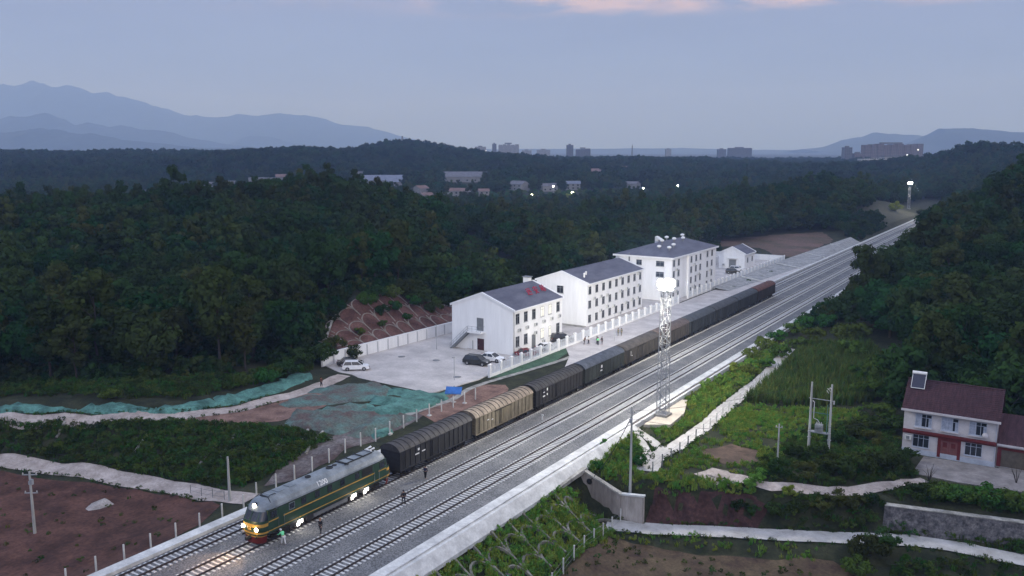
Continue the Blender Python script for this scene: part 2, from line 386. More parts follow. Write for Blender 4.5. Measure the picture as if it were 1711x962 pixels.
def ribbon(name, pts, width, m, off=.09, kind='structure', label=None, jitter=.2, cross=6, seed=3, thick=0.):
    L = smooth_line(pts); rr = random.Random(seed); mb = MB(); vs = []; n = len(L)
    for i, p in enumerate(L):
        d = (L[min(i+1,n-1)]-L[max(i-1,0)]).normalized(); u = Vector((d.y, -d.x, 0))
        w = width if not callable(width) else width(i/(n-1))
        a = -w/2+rr.uniform(-jitter, jitter); b = w/2+rr.uniform(-jitter, jitter)
        for k in range(cross+1):
            q = p+u*(a+(b-a)*k/cross)
            vs.append((q.x, q.y, hg(q.x, q.y)+off))
    c = cross+1
    fs = [(i*c+k, i*c+k+1, (i+1)*c+k+1, (i+1)*c+k) for i in range(n-1) for k in range(cross)]
    mb.add(vs, fs, True)
    o = mb.build(name, m); return tag(o, label, kind=kind)
# ---------------------------------------------------------------- railway
m_ballast = mat('ballast', (.12,.123,.13), .95, .14, .25, col2=(.16,.16,.162), fine=.8, fine_scale=7., bump=.5)
m_conc = mat('concrete', (.48,.48,.47), .85, .16, .5, col2=(.6,.6,.58), fine=.14, fine_scale=3., bump=.15)
m_conc_old = mat('weathered_concrete', (.26,.25,.225), .9, .35, .7, col2=(.37,.355,.32), fine=.25, fine_scale=4., bump=.3)
m_sleep = mat('sleeper_concrete', (.5,.5,.49), .85, .15, 2.)
m_rail = mat('rail_steel', (.06,.05,.05), .55, .3, 2., metal=.4)
m_path = mat('pale_lane', (.33,.275,.24), .95, .2, .4, col2=(.45,.385,.345), fine=.2, fine_scale=2.5, bump=.2)
m_apron = mat('apron_concrete', (.43,.40,.38), .9, .14, .22, col2=(.54,.5,.47), fine=.1, fine_scale=2., bump=.1)
m_red = mat('red_soil', (.062,.025,.018), .95, .4, .22, col2=(.105,.047,.034), fine=.4, fine_scale=2.2, bump=.6)
m_redpale = mat('pale_red_soil', (.15,.085,.066), .95, .3, .4, col2=(.23,.14,.11), fine=.3, fine_scale=3., bump=.4)

def strip(name, prof, y0, y1, m, step=6., kind='structure', parent=None, label=None):
    """cross-section (x, z) carried along the line"""
    n = max(1, int((y1-y0)/step)); vs = []; k = len(prof)
    for i in range(n+1):
        y = y0+(y1-y0)*i/n; vs += [(x, y, z) for x, z in prof]
    fs = [(i*k+j, i*k+j+1, (i+1)*k+j+1, (i+1)*k+j) for i in range(n) for j in range(k-1)]
    o = MB().add(vs, fs, False).build(name, m, parent)
    return tag(o, label, kind=kind) if parent is None else o
TX = {'A': -72.4, 'B': -67.7, 'C': -62.3, 'D': -56.9}
pf = [(-74.2,-.33)]
for t in 'ABCD':
    pf += [(TX[t]-1.75,-.34),(TX[t]-1.35,-.215),(TX[t]+1.35,-.215),(TX[t]+1.75,-.34)]
pf += [(-53.05,-.36)]
strip('ballast_bed', pf, 28, 640, m_ballast, label='grey crushed stone ballast under the four tracks')
# concrete edges: wide coping on the near side with a gutter and sloping apron, retaining edge on the far side
KR = [(-53.05,-.5),(-53.05,.04),(-51.75,.04),(-51.75,-.16),(-51.35,-.16),(-51.35,.0),(-51.1,.0),(-50.1,-1.15),(-50.1,-1.6)]
strip('trackside_kerb', KR, 30, 113.5, m_conc, label='broad white concrete kerb with gutter on the near side')
KR2 = [(-53.05,-.5),(-53.05,.04),(-51.75,.04),(-51.75,-.2),(-51.3,-.2),(-51.3,.03),(-50.9,.03),(-50.9,-.7)]
strip('trackside_channel', KR2, 113.5, 330, m_conc, label='concrete cable channel beside the outer track')
strip('channel_bottom', [(-51.75,-.15),(-51.3,-.15)], 113.6, 330, mat('channel_mud', (.09,.07,.055), .95), label='brown silt lying in the cable channel')
strip('far_kerb', [(-74.2,-.5),(-74.2,.05),(-75.55,.05),(-75.55,-.3),(-75.8,-4.9)], 28, 110, m_conc, label='white concrete retaining edge beside the outermost track')
strip('far_kerb', [(-74.2,-.5),(-74.2,.05),(-75.2,.05),(-75.2,-.4)], 110, 560, m_conc, label='white concrete edge continuing behind the freight train')

def sleeper_mesh():
    mb = MB()
    for s in (-1, 1): mb.prism([(s*.45,-.17-.01),(s*1.28,-.165),(s*1.3,-.26),(s*.45,-.26)], -.13, .13)
    mb.box(-.46,.46,-.1,.1,-.26,-.195)
    return mb.mesh('sleeper', m_sleep)
SLP = sleeper_mesh()
def railmesh(x, y0, y1):
    pr = [(-.07,-.17),(.07,-.17),(.07,-.14),(.02,-.12),(.02,-.05),(.037,-.04),(.037,0),(-.037,0),(-.037,-.04),(-.02,-.05),(-.02,-.12),(-.07,-.14)]
    mb = MB(); n = 12; k = len(pr); vs = []
    for i in range(n+1):
        y = y0+(y1-y0)*i/n; vs += [(x+a*1.15, y, z) for a, z in pr]
    mb.add(vs, [(i*k+j, i*k+(j+1)%k, (i+1)*k+(j+1)%k, (i+1)*k+j) for i in range(n) for j in range(k)])
    return mb
TLAB = {'A': 'ballasted track hidden behind the train, nearest the white retaining edge', 'B': 'track the locomotive and boxcars stand on', 'C': 'empty track next to the freight train', 'D': 'empty track closest to the grassy slope'}
for t, ys in (('A', 42.), ('B', 44.), ('C', 47.), ('D', 51.)):
    tr = thing('railway_track', TLAB[t], 'railway track', (TX[t], 40, 0), group='parallel station tracks')
    for s in (-1, 1): railmesh(s*.755, -12, 560).build('rail', m_rail, tr)
    n = int((600-ys)/.6); far = MB()
    lim = 100 if t in 'CD' else 22 if t == 'A' else 16
    for i in range(n):
        y = ys+i*.6-40
        if i < lim:
            o = bpy.data.objects.new('sleeper', SLP); COL.objects.link(o); o.parent = tr; o.location = (random.uniform(-.02,.02), y, 0)
        else: far.add([(v.co.x, v.co.y+y, v.co.z) for v in SLP.vertices], [tuple(p.vertices) for p in SLP.polygons])
    tag(far.build('sleepers', m_sleep, tr, fix=False), kind='stuff')

# fence of thin concrete posts along the far edge
m_post = mat('post_concrete', (.5,.49,.46), .85, .15, 2.)
m_wire = mat('fence_wire', (.16,.17,.17), .6, .2, 2.)
fn = thing('post_fence', 'row of slim white concrete fence posts along the far edge of the line', 'fence', (-78.6, 28, -.5))
wires = MB()
for i in range(28):
    y = 30+i*3.03; x = -78.6 if y > 64 else -77.3
    z = max(hg(x, y), -2.6) if y < 64 else hg(x, y)
    top = z+1.95 if y > 64 else .75
    MB().cbox(x+78.6, y-28, (z-.3+top)/2+.5, .14, .14, top-z+.3).build('post', m_post, fn)
    if i in (20, 23, 26): MB().cbox(x+78.6, y-28, z+.58, .55, .55, .25).build('footing', m_post, fn)
# wire mesh fence by the lower lane
fw = thing('wire_fence', 'low dark wire fence between the red field and the pale lane', 'fence', (-88.5, 66.5, -2.3))
for i in range(4):
    x = -90.5+i*2.6; y = 66.0-i*.35; z = hg(x, y)
    MB().tube([(x+88.5, y-66.5, z+2.1), (x+88.5, y-66.5, z+3.5)], .045, 5).build('post', m_wire, fw)
pts = [(-90.5+i*2.6+88.5, 66.0-i*.35-66.5, hg(-90.5+i*2.6, 66.0-i*.35)+3.3) for i in range(4)]
MB().tube(pts, .02, 4).tube([(p[0], p[1], p[2]-.6) for p in pts], .02, 4).build('wire', m_wire, fw)

# ---------------------------------------------------------------- boxcars
m_under = mat('underframe_black', (.018,.017,.017), .8, .3, 3.)
m_wheel = mat('wheel_steel', (.05,.045,.04), .6, .3, 3., metal=.3)
m_white = mat('marking_white', (.6,.6,.6), .7, .1, 3.)
m_glass = mat('dark_window_glass', (.018,.022,.03), .12, .2, 1., spec=.6)
def bogie(parent, y, half, gauge=.75, wr=.42, wb=1.75, z0=.0, axles=2, side=1.02):
    mb = MB()
    for s in (-1, 1):
        L = wb*(axles-1)/2
        mb.prism([(y-L-.35,wr+.02),(y-L+.3,wr+.22),(y-.3,wr-.12),(y+.3,wr-.12),(y+L-.3,wr+.22),(y+L+.35,wr+.02),(y+L+.3,wr+.32),(y-L-.3,wr+.32)], s*side-.08, s*side+.08, 'x')
        for a in range(axles): mb.cbox(s*(side+.1), y-L+a*wb, wr, .2, .3, .3)
    mb.cbox(0, y, wr+.2, 2*side, .4, .3)
    b = mb.build('bogie', m_under, parent)
    for a in range(axles):
        w = MB(); yy = y-wb*(axles-1)/2+a*wb
        for s in (-1, 1): w.disc_x(s*gauge-.065, s*gauge+.065, yy, wr, wr, 16)
        w.tube([(-gauge, yy, wr), (gauge, yy, wr)], .08, 6); w.build('wheelset', m_wheel, b)
    return b
def boxcar(i, y0, body_col, roof_col, ribbed, marks, label):
    L = 15.2; P = 16.05; y0 = y0+(P-L)/2
    t = thing('boxcar', label, 'boxcar', (TX['B'], y0, 0), group='boxcars behind the locomotive')
    mbody = mat('boxcar_side_%d' % i, body_col, .8, .3, .9, coord='object', fine=.3, fine_scale=5., stretch=(1,1,.25))
    mroof = mat('boxcar_roof_%d' % i, roof_col, .7, .3, .8, coord='object', fine=.25, fine_scale=3.)
    W = 1.5; E = 3.55
    b = MB()
    b.box(-W, W, 0, L, 1.12, E)
    # pressed ribs and posts
    nb = 15 if ribbed else 11
    for k in range(nb+1):
        yy = .06+(L-.12)*k/nb
        if abs(yy-L/2) < 1.35: continue
        for s in (-1, 1): b.cbox(s*(W+.03), yy, (1.12+E)/2, .07, .1 if ribbed else .07, E-1.14)
    for s in (-1, 1):
        b.box(min(s*W,s*(W+.1)), max(s*W,s*(W+.1)), 0, L, 1.02, 1.17); b.box(min(s*W,s*(W+.06)), max(s*W,s*(W+.06)), 0, L, E-.12, E)
        for z in (1.6, 2.1, 2.6, 3.1): b.box(min(s*.2,s*1.4), max(s*.2,s*1.4), -.06 , 0, z, z+.06); b.box(min(s*.2,s*1.4), max(s*.2,s*1.4), L, L+.06, z, z+.06)
    b.build('body', mbody, t)
    arc = [((W+.1)*math.sin(a), E-.03+.82*(math.cos(a)-math.cos(1.25))/(1-math.cos(1.25))) for a in np.linspace(-1.25, 1.25, 13)]
    arc = [(x/math.sin(1.25), z) for x, z in arc]
    r = MB().prism(arc, -.12, L+.12); nroof = len(r.f)
    rb = r; n = 15 if ribbed else 8
    for k in range(n+1):
        yy = -.1+(L+.2)*k/n; o = .045 if ribbed else .018
        for (x0, z0), (x1, z1) in zip(arc[:-1], arc[1:]):
            rb.add([(x0,yy-.045,z0+o),(x1,yy-.045,z1+o),(x1,yy+.045,z1+o),(x0,yy+.045,z0+o),(x0*.99,yy-.045,z0-.02),(x1*.99,yy-.045,z1-.02),(x1*.99,yy+.045,z1-.02),(x0*.99,yy+.045,z0-.02)],
                   [(0,1,2,3),(0,4,5,1),(2,6,7,3)])
    rf = r.build('roof', mroof, t); rf.data.materials.append(m_under if ribbed else mroof)
    for p_ in rf.data.polygons:
        if p_.index >= nroof: p_.material_index = 1
    for s in (-1, 1):
        d = MB(); d.box(min(s*(W+.045),s*(W+.1)), max(s*(W+.045),s*(W+.1)), L/2-1.25, L/2+1.25, 1.22, E-.16)
        for z in np.linspace(1.4, 3.2, 9): d.box(min(s*(W+.1),s*(W+.13)), max(s*(W+.1),s*(W+.13)), L/2-1.2, L/2+1.2, z, z+.05)
        d.box(min(s*(W+.1),s*(W+.16)), max(s*(W+.1),s*(W+.16)), L/2-.05, L/2+.05, 1.22, E-.16)
        dd = d.build('door', mbody, t)
        MB().box(min(s*(W+.1),s*(W+.15)), max(s*(W+.1),s*(W+.15)), L/2-2.9, L/2+1.5, E-.2, E-.13).build('door_track', m_under, dd)
    u = MB(); u.box(-.2, .2, .1, L-.1, .82, 1.1); u.box(-1.35, 1.35, 5.5, 8.6, .55, .95)
    for yy in (.05, 2.2, L-2.2, L-.05): u.box(-1.4, 1.4, yy-.1, yy+.1, .88, 1.1)
    u.build('underframe', m_under, t)
    bogie(t, 2.2, 1.0); bogie(t, L-2.2, 1.0)
    MB().cbox(0, -.25, .88, .25, .5, .25).build('coupler', m_under, t); MB().cbox(0, L+.25, .88, .25, .5, .25).build('coupler', m_under, t)
    ld = MB()
    for a in (-.18, .18): ld.tube([(W+.14, .7+a, 1.2), (W+.14, .7+a, E-.1)], .02, 4)
    for z in np.arange(1.35, 3.4, .3): ld.tube([(W+.14, .52, z), (W+.14, .88, z)], .018, 4)
    ld.build('ladder', m_under, t)
    mk = MB()
    for (yy, z, w, h) in marks: mk.box(W+.07, W+.078, yy-w/2, yy+w/2, z, z+h)
    if marks: mk.build('marking', m_white, t)
    return t
BC = [
 ((.02,.02,.022), (.038,.036,.038), True, [(3.6,2.75,.35,.3),(3.3,2.3,.8,.16),(4.6,2.38,.7,.14)], 'dark grey ribbed boxcar coupled directly behind the green locomotive'),
 ((.15,.128,.09), (.20,.16,.12), True, [(3.0,2.5,.5,.12),(4.1,2.3,.4,.12)], 'weathered tan boxcar with faded plank sides, the only pale one'),
 ((.022,.021,.022), (.03,.029,.03), True, [(2.4,2.75,.55,.13),(3.4,2.9,.3,.4),(2.4,2.1,.7,.2),(3.4,2.15,.3,.3)], 'near black boxcar with four white blocks, right behind the tan boxcar'),
 ((.028,.032,.03), (.05,.058,.075), False, [(6.1,2.5,.5,.5),(6.0,1.95,.7,.22)], 'black boxcar with a bluish slate roof and a white emblem by its door'),
 ((.04,.036,.032), (.05,.045,.042), False, [(2.0,2.2,.14,.9),(2.5,2.1,.4,.12)], 'dark grey brown boxcar in front of the lower part of the near lighting mast'),
 ((.055,.047,.04), (.08,.062,.057), False, [], 'dull brown boxcar with a rusty pinkish roof, beyond the near lighting mast'),
 ((.025,.028,.03), (.042,.048,.055), False, [], 'black boxcar with dark slate roof next after the brown one'),
 ((.024,.026,.028), (.04,.043,.048), False, [], 'black boxcar third from the tail of the train'),
 ((.022,.024,.027), (.038,.045,.052), False, [], 'black boxcar with slightly greenish roof, second from the tail of the train'),
 ((.024,.019,.018), (.085,.034,.026), False, [], 'last boxcar of the train, black with a rust red roof end'),
]
for i, (bc, rc, rib, mk, lab) in enumerate(BC): boxcar(i, 77.6+16.08*i, bc, rc, rib, mk, lab)

# ---------------------------------------------------------------- locomotive
m_lgreen = mat('loco_green', (.014,.043,.023), .42, .2, .8, coord='object', spec=.5)
m_lgrey = mat('loco_grey', (.16,.185,.205), .5, .22, .7, col2=(.225,.25,.27), coord='object', fine=.12, fine_scale=4.)
m_lyel = mat('loco_yellow', (.42,.24,.05), .5, .2, 1., coord='object')
m_lred = mat('loco_maroon', (.11,.012,.012), .6, .3, 1.5, coord='object')
m_lblk = mat('loco_black', (.02,.02,.021), .6, .3, 2.)
m_lamp = glow_mat('loco_headlight', (1.,.86,.62), 60.)
m_blamp = glow_mat('bogie_lamp', (1.,.97,.9), 6.)
LL = 20.6
loco = thing('diesel_locomotive', 'green diesel locomotive with yellow stripes and grey roof, headlights lit, leading the freight train', 'locomotive', (TX['B'], 56.0, 0))
W = 1.56
prof = [(-W,1.2),(-W,3.62),(W,3.62),(W,1.2)]
body = MB().prism(prof, 1.15, LL-1.15).build('body', m_lgreen, loco)
roofp = [(-W-.02,3.6),(-W+.02,3.78),(-1.28,4.2),(-.62,4.58),(.62,4.58),(1.28,4.2),(W-.02,3.78),(W+.02,3.6)]
roof = MB().prism(roofp, 2.3, LL-2.3).build('roof', m_lgrey, loco)
def nose(end):
    sg = 1 if end == 0 else -1; base = 0 if end == 0 else LL
    def ring(z, w, sb, dep):
        out = []
        for a in np.linspace(-math.pi/2, math.pi/2, 13):
            sx = math.copysign(abs(math.sin(a))**.75, math.sin(a)); cy = abs(math.cos(a))**.85
            out.append((w*sx, base+sg*(sb+dep*(1-cy)), z))
        return out
    def band(name, rings, m, parent):
        mb = MB(); k = len(rings[0]); vs = [p for r_ in rings for p in r_]
        mb.add(vs, [(i*k+j, i*k+j+1, (i+1)*k+j+1, (i+1)*k+j) for i in range(len(rings)-1) for j in range(k-1)], True)
        return mb.build(name, m, parent)
    front = band('cab_front', [ring(1.05,1.4,.12,1.0), ring(1.35,W,.0,1.15), ring(2.2,W,.0,1.15), ring(2.62,W,.1,1.1)], m_lgreen, loco)
    for za, zb in ((1.3,1.5),(2.02,2.36)): band('front_stripe', [ring(za,W+.012,-.02,1.15), ring(zb,W+.012,-.02+ (.02 if zb>2.2 else 0),1.15)], m_lyel, front)
    # V wings meeting at the badge
    wing = MB()
    for s in (-1, 1): wing.bar((s*.25, base+sg*.03, 1.72), (s*1.2, base+sg*.42, 2.05), .05, .14)
    wing.build('front_emblem_wing', m_lyel, front)
    band('windscreen', [ring(2.62,W-.02,.1,1.1), ring(3.5,W-.06,.62,.95)], m_glass, loco)
    pl = MB()
    for x0, x1 in ((0,0),(-.95,-.9),(.95,.9)):
        q = .0 if x0 == 0 else .17
        pl.bar((x0, base+sg*(.08+q), 2.62), (x1, base+sg*(.6+q), 3.52), .09, .05)
    pl.build('windscreen_pillar', m_lgreen, loco)
    band('cab_roof', [ring(3.48,W+.02,.56,1.79), ring(3.7,W+.0,.68,1.67), ring(4.0,1.42,.9,1.45), ring(4.25,1.2,1.15,1.2), ring(4.45,.88,1.5,.85), ring(4.57,.6,1.85,.5)], m_lgrey, loco)
    # skirt, plough, buffer beam, coupler
    band('skirt', [ring(.95,1.38,.1,1.0), ring(1.06,1.42,.1,1.0)], m_lyel, loco)
    band('pilot', [ring(.22,1.25,.18,.9), ring(.6,1.38,.12,.95), ring(.96,1.38,.1,1.0)], m_lred, loco)
    MB().cbox(0, base-sg*.2, .88, .3, .6, .3).build('coupler', m_lblk, loco)
    bf = MB()
    for s in (-1, 1): bf.tube([(s*.95, base+sg*.2, 1.0), (s*.95, base-sg*.08, 1.0)], .1, 8)
    bf.build('buffer', m_lblk, loco)
    hr = MB()
    for s in (-1, 1): hr.tube([(s*1.05, base+sg*.12, 1.0), (s*1.05, base-sg*.02, 1.5), (s*.75, base-sg*.08, 1.75)], .022, 5)
    hr.build('front_handrail', m_lyel, front)
    return front
front = nose(0); nose(1)
bd = MB().lathe([(.26,-.02),(.26,.03),(.18,.05)], n=16).build('badge', m_lyel, front); bd.rotation_euler = (R(90),0,0); bd.location = (0,.0,1.86)
# headlights: one high in the roof dome, two low
for (x, y, z, r_) in ((0,.93,3.98,.2),(-.98,.2,1.84,.19),(.98,.2,1.84,.19)):
    h = MB().tube([(x,y+.3,z),(x,y-.1,z)], r_+.05, 12).build('headlight', m_lblk, loco)
    MB().tube([(x,y-.1,z),(x,y-.13,z)], r_, 12).sphere((x,y-.12,z), r_*.95).build('lens', m_lamp, h)
# stripes and side windows
for s in (-1, 1):
    for za, zb in ((2.35,2.47),(1.38,1.46)): MB().box(min(s*W,s*(W+.012)), max(s*W,s*(W+.012)), 1.2, LL-1.2, za, zb).build('side_stripe', m_lyel, body)
    for yy, w in ((1.9,.8),(4.4,.7),(6.1,.6),(8.1,.6),(10.,.6),(12.,.6),(14.4,.6),(LL-1.9,.8)):
        f = MB().box(min(s*W,s*(W+.02)), max(s*W,s*(W+.02)), yy-w/2-.05, yy+w/2+.05, 2.68, 3.42).build('side_window', m_lgrey if yy in (4.4,) else m_lblk, body)
        MB().box(min(s*(W+.02),s*(W+.026)), max(s*(W+.02),s*(W+.026)), yy-w/2, yy+w/2, 2.74, 3.36).build('pane', m_glass, f)
    for yy in (2.9, LL-2.9):
        dr = MB().box(min(s*W,s*(W+.015)), max(s*W,s*(W+.015)), yy-.32, yy+.32, 1.5, 3.45).build('cab_door', m_lgreen, body)
        MB().tube([(s*(W+.05), yy-.4, 1.3),(s*(W+.05), yy-.4, 2.6)], .02, 5).tube([(s*(W+.05), yy+.4, 1.3),(s*(W+.05), yy+.4, 2.6)], .02, 5).build('door_handrail', m_lgrey, dr)
    g = MB().box(min(s*W,s*(W+.02)), max(s*W,s*(W+.02)), 15.2, 17.0, 2.6, 3.45)
    for z in np.arange(2.68, 3.4, .1): g.box(min(s*(W+.02),s*(W+.045)), max(s*(W+.02),s*(W+.045)), 15.25, 16.95, z, z+.045)
    g.build('side_grille', m_lblk, body)
    MB().box(min(s*W,s*(W+.016)), max(s*W,s*(W+.016)), 1.2, LL-1.2, 3.5, 3.6).build('gutter_line', m_lblk, body)
# roof fittings
for yy, r_ in ((8.3,.3),(11.6,.36)):
    MB().lathe([(r_+.05,4.5),(r_+.05,4.68),(r_,4.7),(r_-.02,4.6)], 0, yy, 14).build('exhaust_stack', m_lblk, roof)
MB().lathe([(.3,4.5),(.3,4.64),(.26,4.66)], -.1, 12.5, 14).build('roof_fan', m_lblk, roof)
fr = MB()
for yy in (13.4, 14.9, 16.4, 17.9): fr.cbox(0, yy, 4.62, 1.5, .1, .1)
fr.cbox(.7, 15.65, 4.62, .1, 4.6, .1); fr.cbox(-.7, 15.65, 4.62, .1, 4.6, .1); fr.cbox(0, 13.6, 4.6, 2.0, .14, .12)
fr.build('radiator_frame', m_lblk, roof)
sh = MB()
for k in range(4): sh.cbox(0, 13.9+1.5*k-(.0 if k < 3 else .6), 4.6, 1.2, 1.1 if k < 3 else .4, .06)
sh.build('radiator_shutter', m_lgrey, roof)
for yy in (2.9, 4.0, 5.6):
    hh = MB(); hh.cbox(0, yy, 4.6, 1.1, .85, .06); hh.build('roof_hatch', m_lgrey, roof)
hd = MB(); 
for s in (-.62, .62): hd.tube([(s, 2.1, 4.5), (s, 2.35, 4.72), (s, 3.0, 4.72), (s, 3.15, 4.55)], .03, 5)
hd.tube([(-1.2,1.9,4.2),(-.7,2.0,4.62),(.7,2.0,4.62),(1.2,1.9,4.2)], .045, 5); hd.build('roof_rail', m_lblk, roof)
hn = MB(); hn.tube([(-.5,LL-2.4,4.7),(-.5,LL-1.5,4.75)], .05, 6, .14); hn.tube([(.1,LL-2.4,4.7),(.1,LL-1.6,4.72)], .05, 6, .12); hn.cbox(-.2,LL-2.3,4.62,1.,.2,.12)
hn.build('horn', m_white, roof)
# underframe
MB().box(-1.48,1.48,1.1,LL-1.1,1.0,1.2).build('frame_sill', m_lblk, loco)
tk = MB().prism([(-1.4,1.0),(-1.4,.5),(-1.1,.3),(1.1,.3),(1.4,.5),(1.4,1.0)], 7.6, 12.9).build('fuel_tank', mat('tank_grey', (.12,.125,.13), .6, .2, 1., coord='object'), loco)
MB().cbox(1.2, 7.0, .7, .5, .8, .55).cbox(-1.2, 7.0, .7, .5, .8, .55).cbox(1.2, 13.5, .7, .5, .8, .5).build('battery_box', m_lblk, loco)
for yy in (4.3, LL-4.3): bogie(loco, yy, 1., wr=.52, wb=1.8, axles=3, side=1.15)
for s in (-1, 1):
    for yy in (5.6, 13.9, LL-4.6):
        st = MB().cbox(s*1.36, yy, .86, .16, .5, .3).build('running_lamp', m_lblk, loco)
        MB().cbox(s*1.46, yy, .84, .05, .7, .4).cbox(s*1.45, yy-.3, .62, .05, .4, .35).build('lens', m_blamp, st)
sp = MB()
for yy in (1.9, 2.9, LL-2.9):
    for s in (-1, 1):
        for z in (.35, .65, .95): sp.cbox(s*1.4, yy, z, .25, .5, .04)
sp.build('cab_step', m_lblk, loco)

def text_mesh(txt, size, name, m):
    cu = bpy.data.curves.new(name, 'FONT'); cu.body = txt; cu.size = size; cu.extrude = .012; cu.align_x = 'CENTER'; cu.align_y = 'CENTER'; cu.offset = .02
    tmp = bpy.data.objects.new(name+'_text', cu); COL.objects.link(tmp); dg = bpy.context.evaluated_depsgraph_get(); dg.update()
    me = bpy.data.meshes.new_from_object(tmp.evaluated_get(dg)); bpy.data.objects.remove(tmp); bpy.data.curves.remove(cu)
    me.materials.clear(); me.materials.append(m); return me
nb = bpy.data.objects.new('number_lettering', text_mesh('1200', .8, 'number', m_white)); COL.objects.link(nb); nb.parent = roof
# on the chamfer facing the near side: normal (+x, up)
ang = math.atan2(1.28-(W-.02), 4.2-3.78)
nx = Vector((4.2-3.78, 0, (W-.02)-1.28)).normalized(); ax = Vector((0,1,0)); up = nx.cross(ax)
nb.matrix_local = Matrix.Translation(Vector((1.41,9.0,4.0))+nx*.02) @ Matrix((( ax.x, up.x, nx.x),(ax.y, up.y, nx.y),(ax.z, up.z, nx.z))).to_4x4()

# small marker post between the tracks
km = thing('marker_post', 'small white distance post standing in the ballast between two tracks', 'marker post', (-64.3, 109., -.3))
MB().cbox(0,0,.3,.14,.1,.9).build('post', m_white, km); MB().cbox(.02,0,.72,.3,.12,.22).build('plate', m_white, km)
# ground signal with green lamp near the bottom of the slope
sg = thing('ground_signal', 'low signal with a glowing green lens on the grassy slope', 'signal', (-45.3, 70.2, hg(-45.3,70.2)))
MB().tube([(0,0,-.3),(0,0,1.1)], .06, 6).build('post', m_lblk, sg); hdm = MB().cbox(0,0,1.3,.5,.4,.55).build('head', m_lblk, sg)
MB().sphere((.0,-.22,1.3), .17).build('lens', glow_mat('green_signal', (.1,1.,.45), 8.), hdm)
cb = thing('relay_cabinet', 'white metal cabinet half hidden in the grass low on the slope', 'cabinet', (-43.3, 72.9, hg(-43.3,72.9)), R(20))
MB().box(-.5,.5,-.3,.3,0,1.2).build('body', m_white, cb); MB().prism([(-.6,1.2),(.6,1.2),(0,1.38)], -.38, .38).build('lid', m_white, cb); MB().box(-.42,.42,-.33,-.3,.1,1.1).build('door', m_white, cb)
# ---------------------------------------------------------------- station buildings
m_wall = mat('white_render', (.74,.74,.74), .85, .02, .2, col2=(.78,.78,.78), fine=.06, fine_scale=1.2, stretch=(1,1,.12))
m_trim = mat('white_trim', (.72,.72,.72), .8, .04, 1.)
m_slate = mat('slate_blue_roof', (.085,.088,.12), .7, .15, .6, col2=(.115,.118,.15), fine=.18, fine_scale=5., stretch=(1,.35,1))
m_frame = mat('window_frame_grey', (.3,.31,.32), .5, .1, 2.)
m_lit = glow_mat('lit_room', (1.,.97,.88), 1.15)
m_doorred = mat('dark_red_door', (.05,.02,.025), .6, .2, 2.)
m_ac = mat('ac_casing', (.5,.51,.5), .6, .1, 2.)
m_greyd = mat('grey_metal', (.2,.21,.22), .5, .15, 2., metal=.3)
m_letter = mat('letter_red', (.27,.008,.03), .5, .1, 2.)
def P3(plane, c, a, z, o):
    """point on a wall: 'x' = faces +x at x=c, 'y' = faces -y at y=c; a along the wall, o outwards"""
    return (c+o, a, z) if plane == 'x' else (a, c-o, z)
def wbox(mb, plane, c, a0, a1, z0, z1, o0, o1):
    if plane == 'x': return mb.box(c+o0, c+o1, a0, a1, z0, z1)
    return mb.box(a0, a1, c-o1, c-o0, z0, z1)
def window(par, plane, c, a, z0, w, h, pane=None, fm=None, mull=1, sill=True, name='window', label=None):
    fm = fm or m_frame; f = MB(); t = .07
    wbox(f, plane, c, a-w/2-t, a-w/2, z0-t, z0+h+t, .0, .06); wbox(f, plane, c, a+w/2, a+w/2+t, z0-t, z0+h+t, .0, .06)
    wbox(f, plane, c, a-w/2, a+w/2, z0-t, z0, .0, .06); wbox(f, plane, c, a-w/2, a+w/2, z0+h, z0+h+t, .0, .06)
    for k in range(mull): 
        q = a-w/2+w*(k+1)/(mull+1); wbox(f, plane, c, q-.03, q+.03, z0, z0+h, .02, .05)
    wbox(f, plane, c, a-w/2, a+w/2, z0+h*.72, z0+h*.72+.05, .021, .051)
    if sill: wbox(f, plane, c, a-w/2-.15, a+w/2+.15, z0-t-.08, z0-t-.002, .0, .14)
    fo = f.build(name, fm, par)
    if label: fo['label'] = label
    p = MB(); wbox(p, plane, c, a-w/2, a+w/2, z0, z0+h, .004, .03); p.build('pane', pane or m_glass, fo)
    return fo
def ac_unit(par, plane, c, a, z):
    m_ = MB(); wbox(m_, plane, c, a-.42, a+.42, z, z+.6, .12, .45); wbox(m_, plane, c, a-.35, a-.3, z-.1, z, .0, .42); wbox(m_, plane, c, a+.3, a+.35, z-.1, z, .0, .42)
    o = m_.build('air_conditioner', m_ac, par)
    q = MB(); 
    wbox(q, plane, c, a-.25, a+.2, z+.08, z+.52, .45, .46); q.build('fan_grille', m_greyd, o); return o
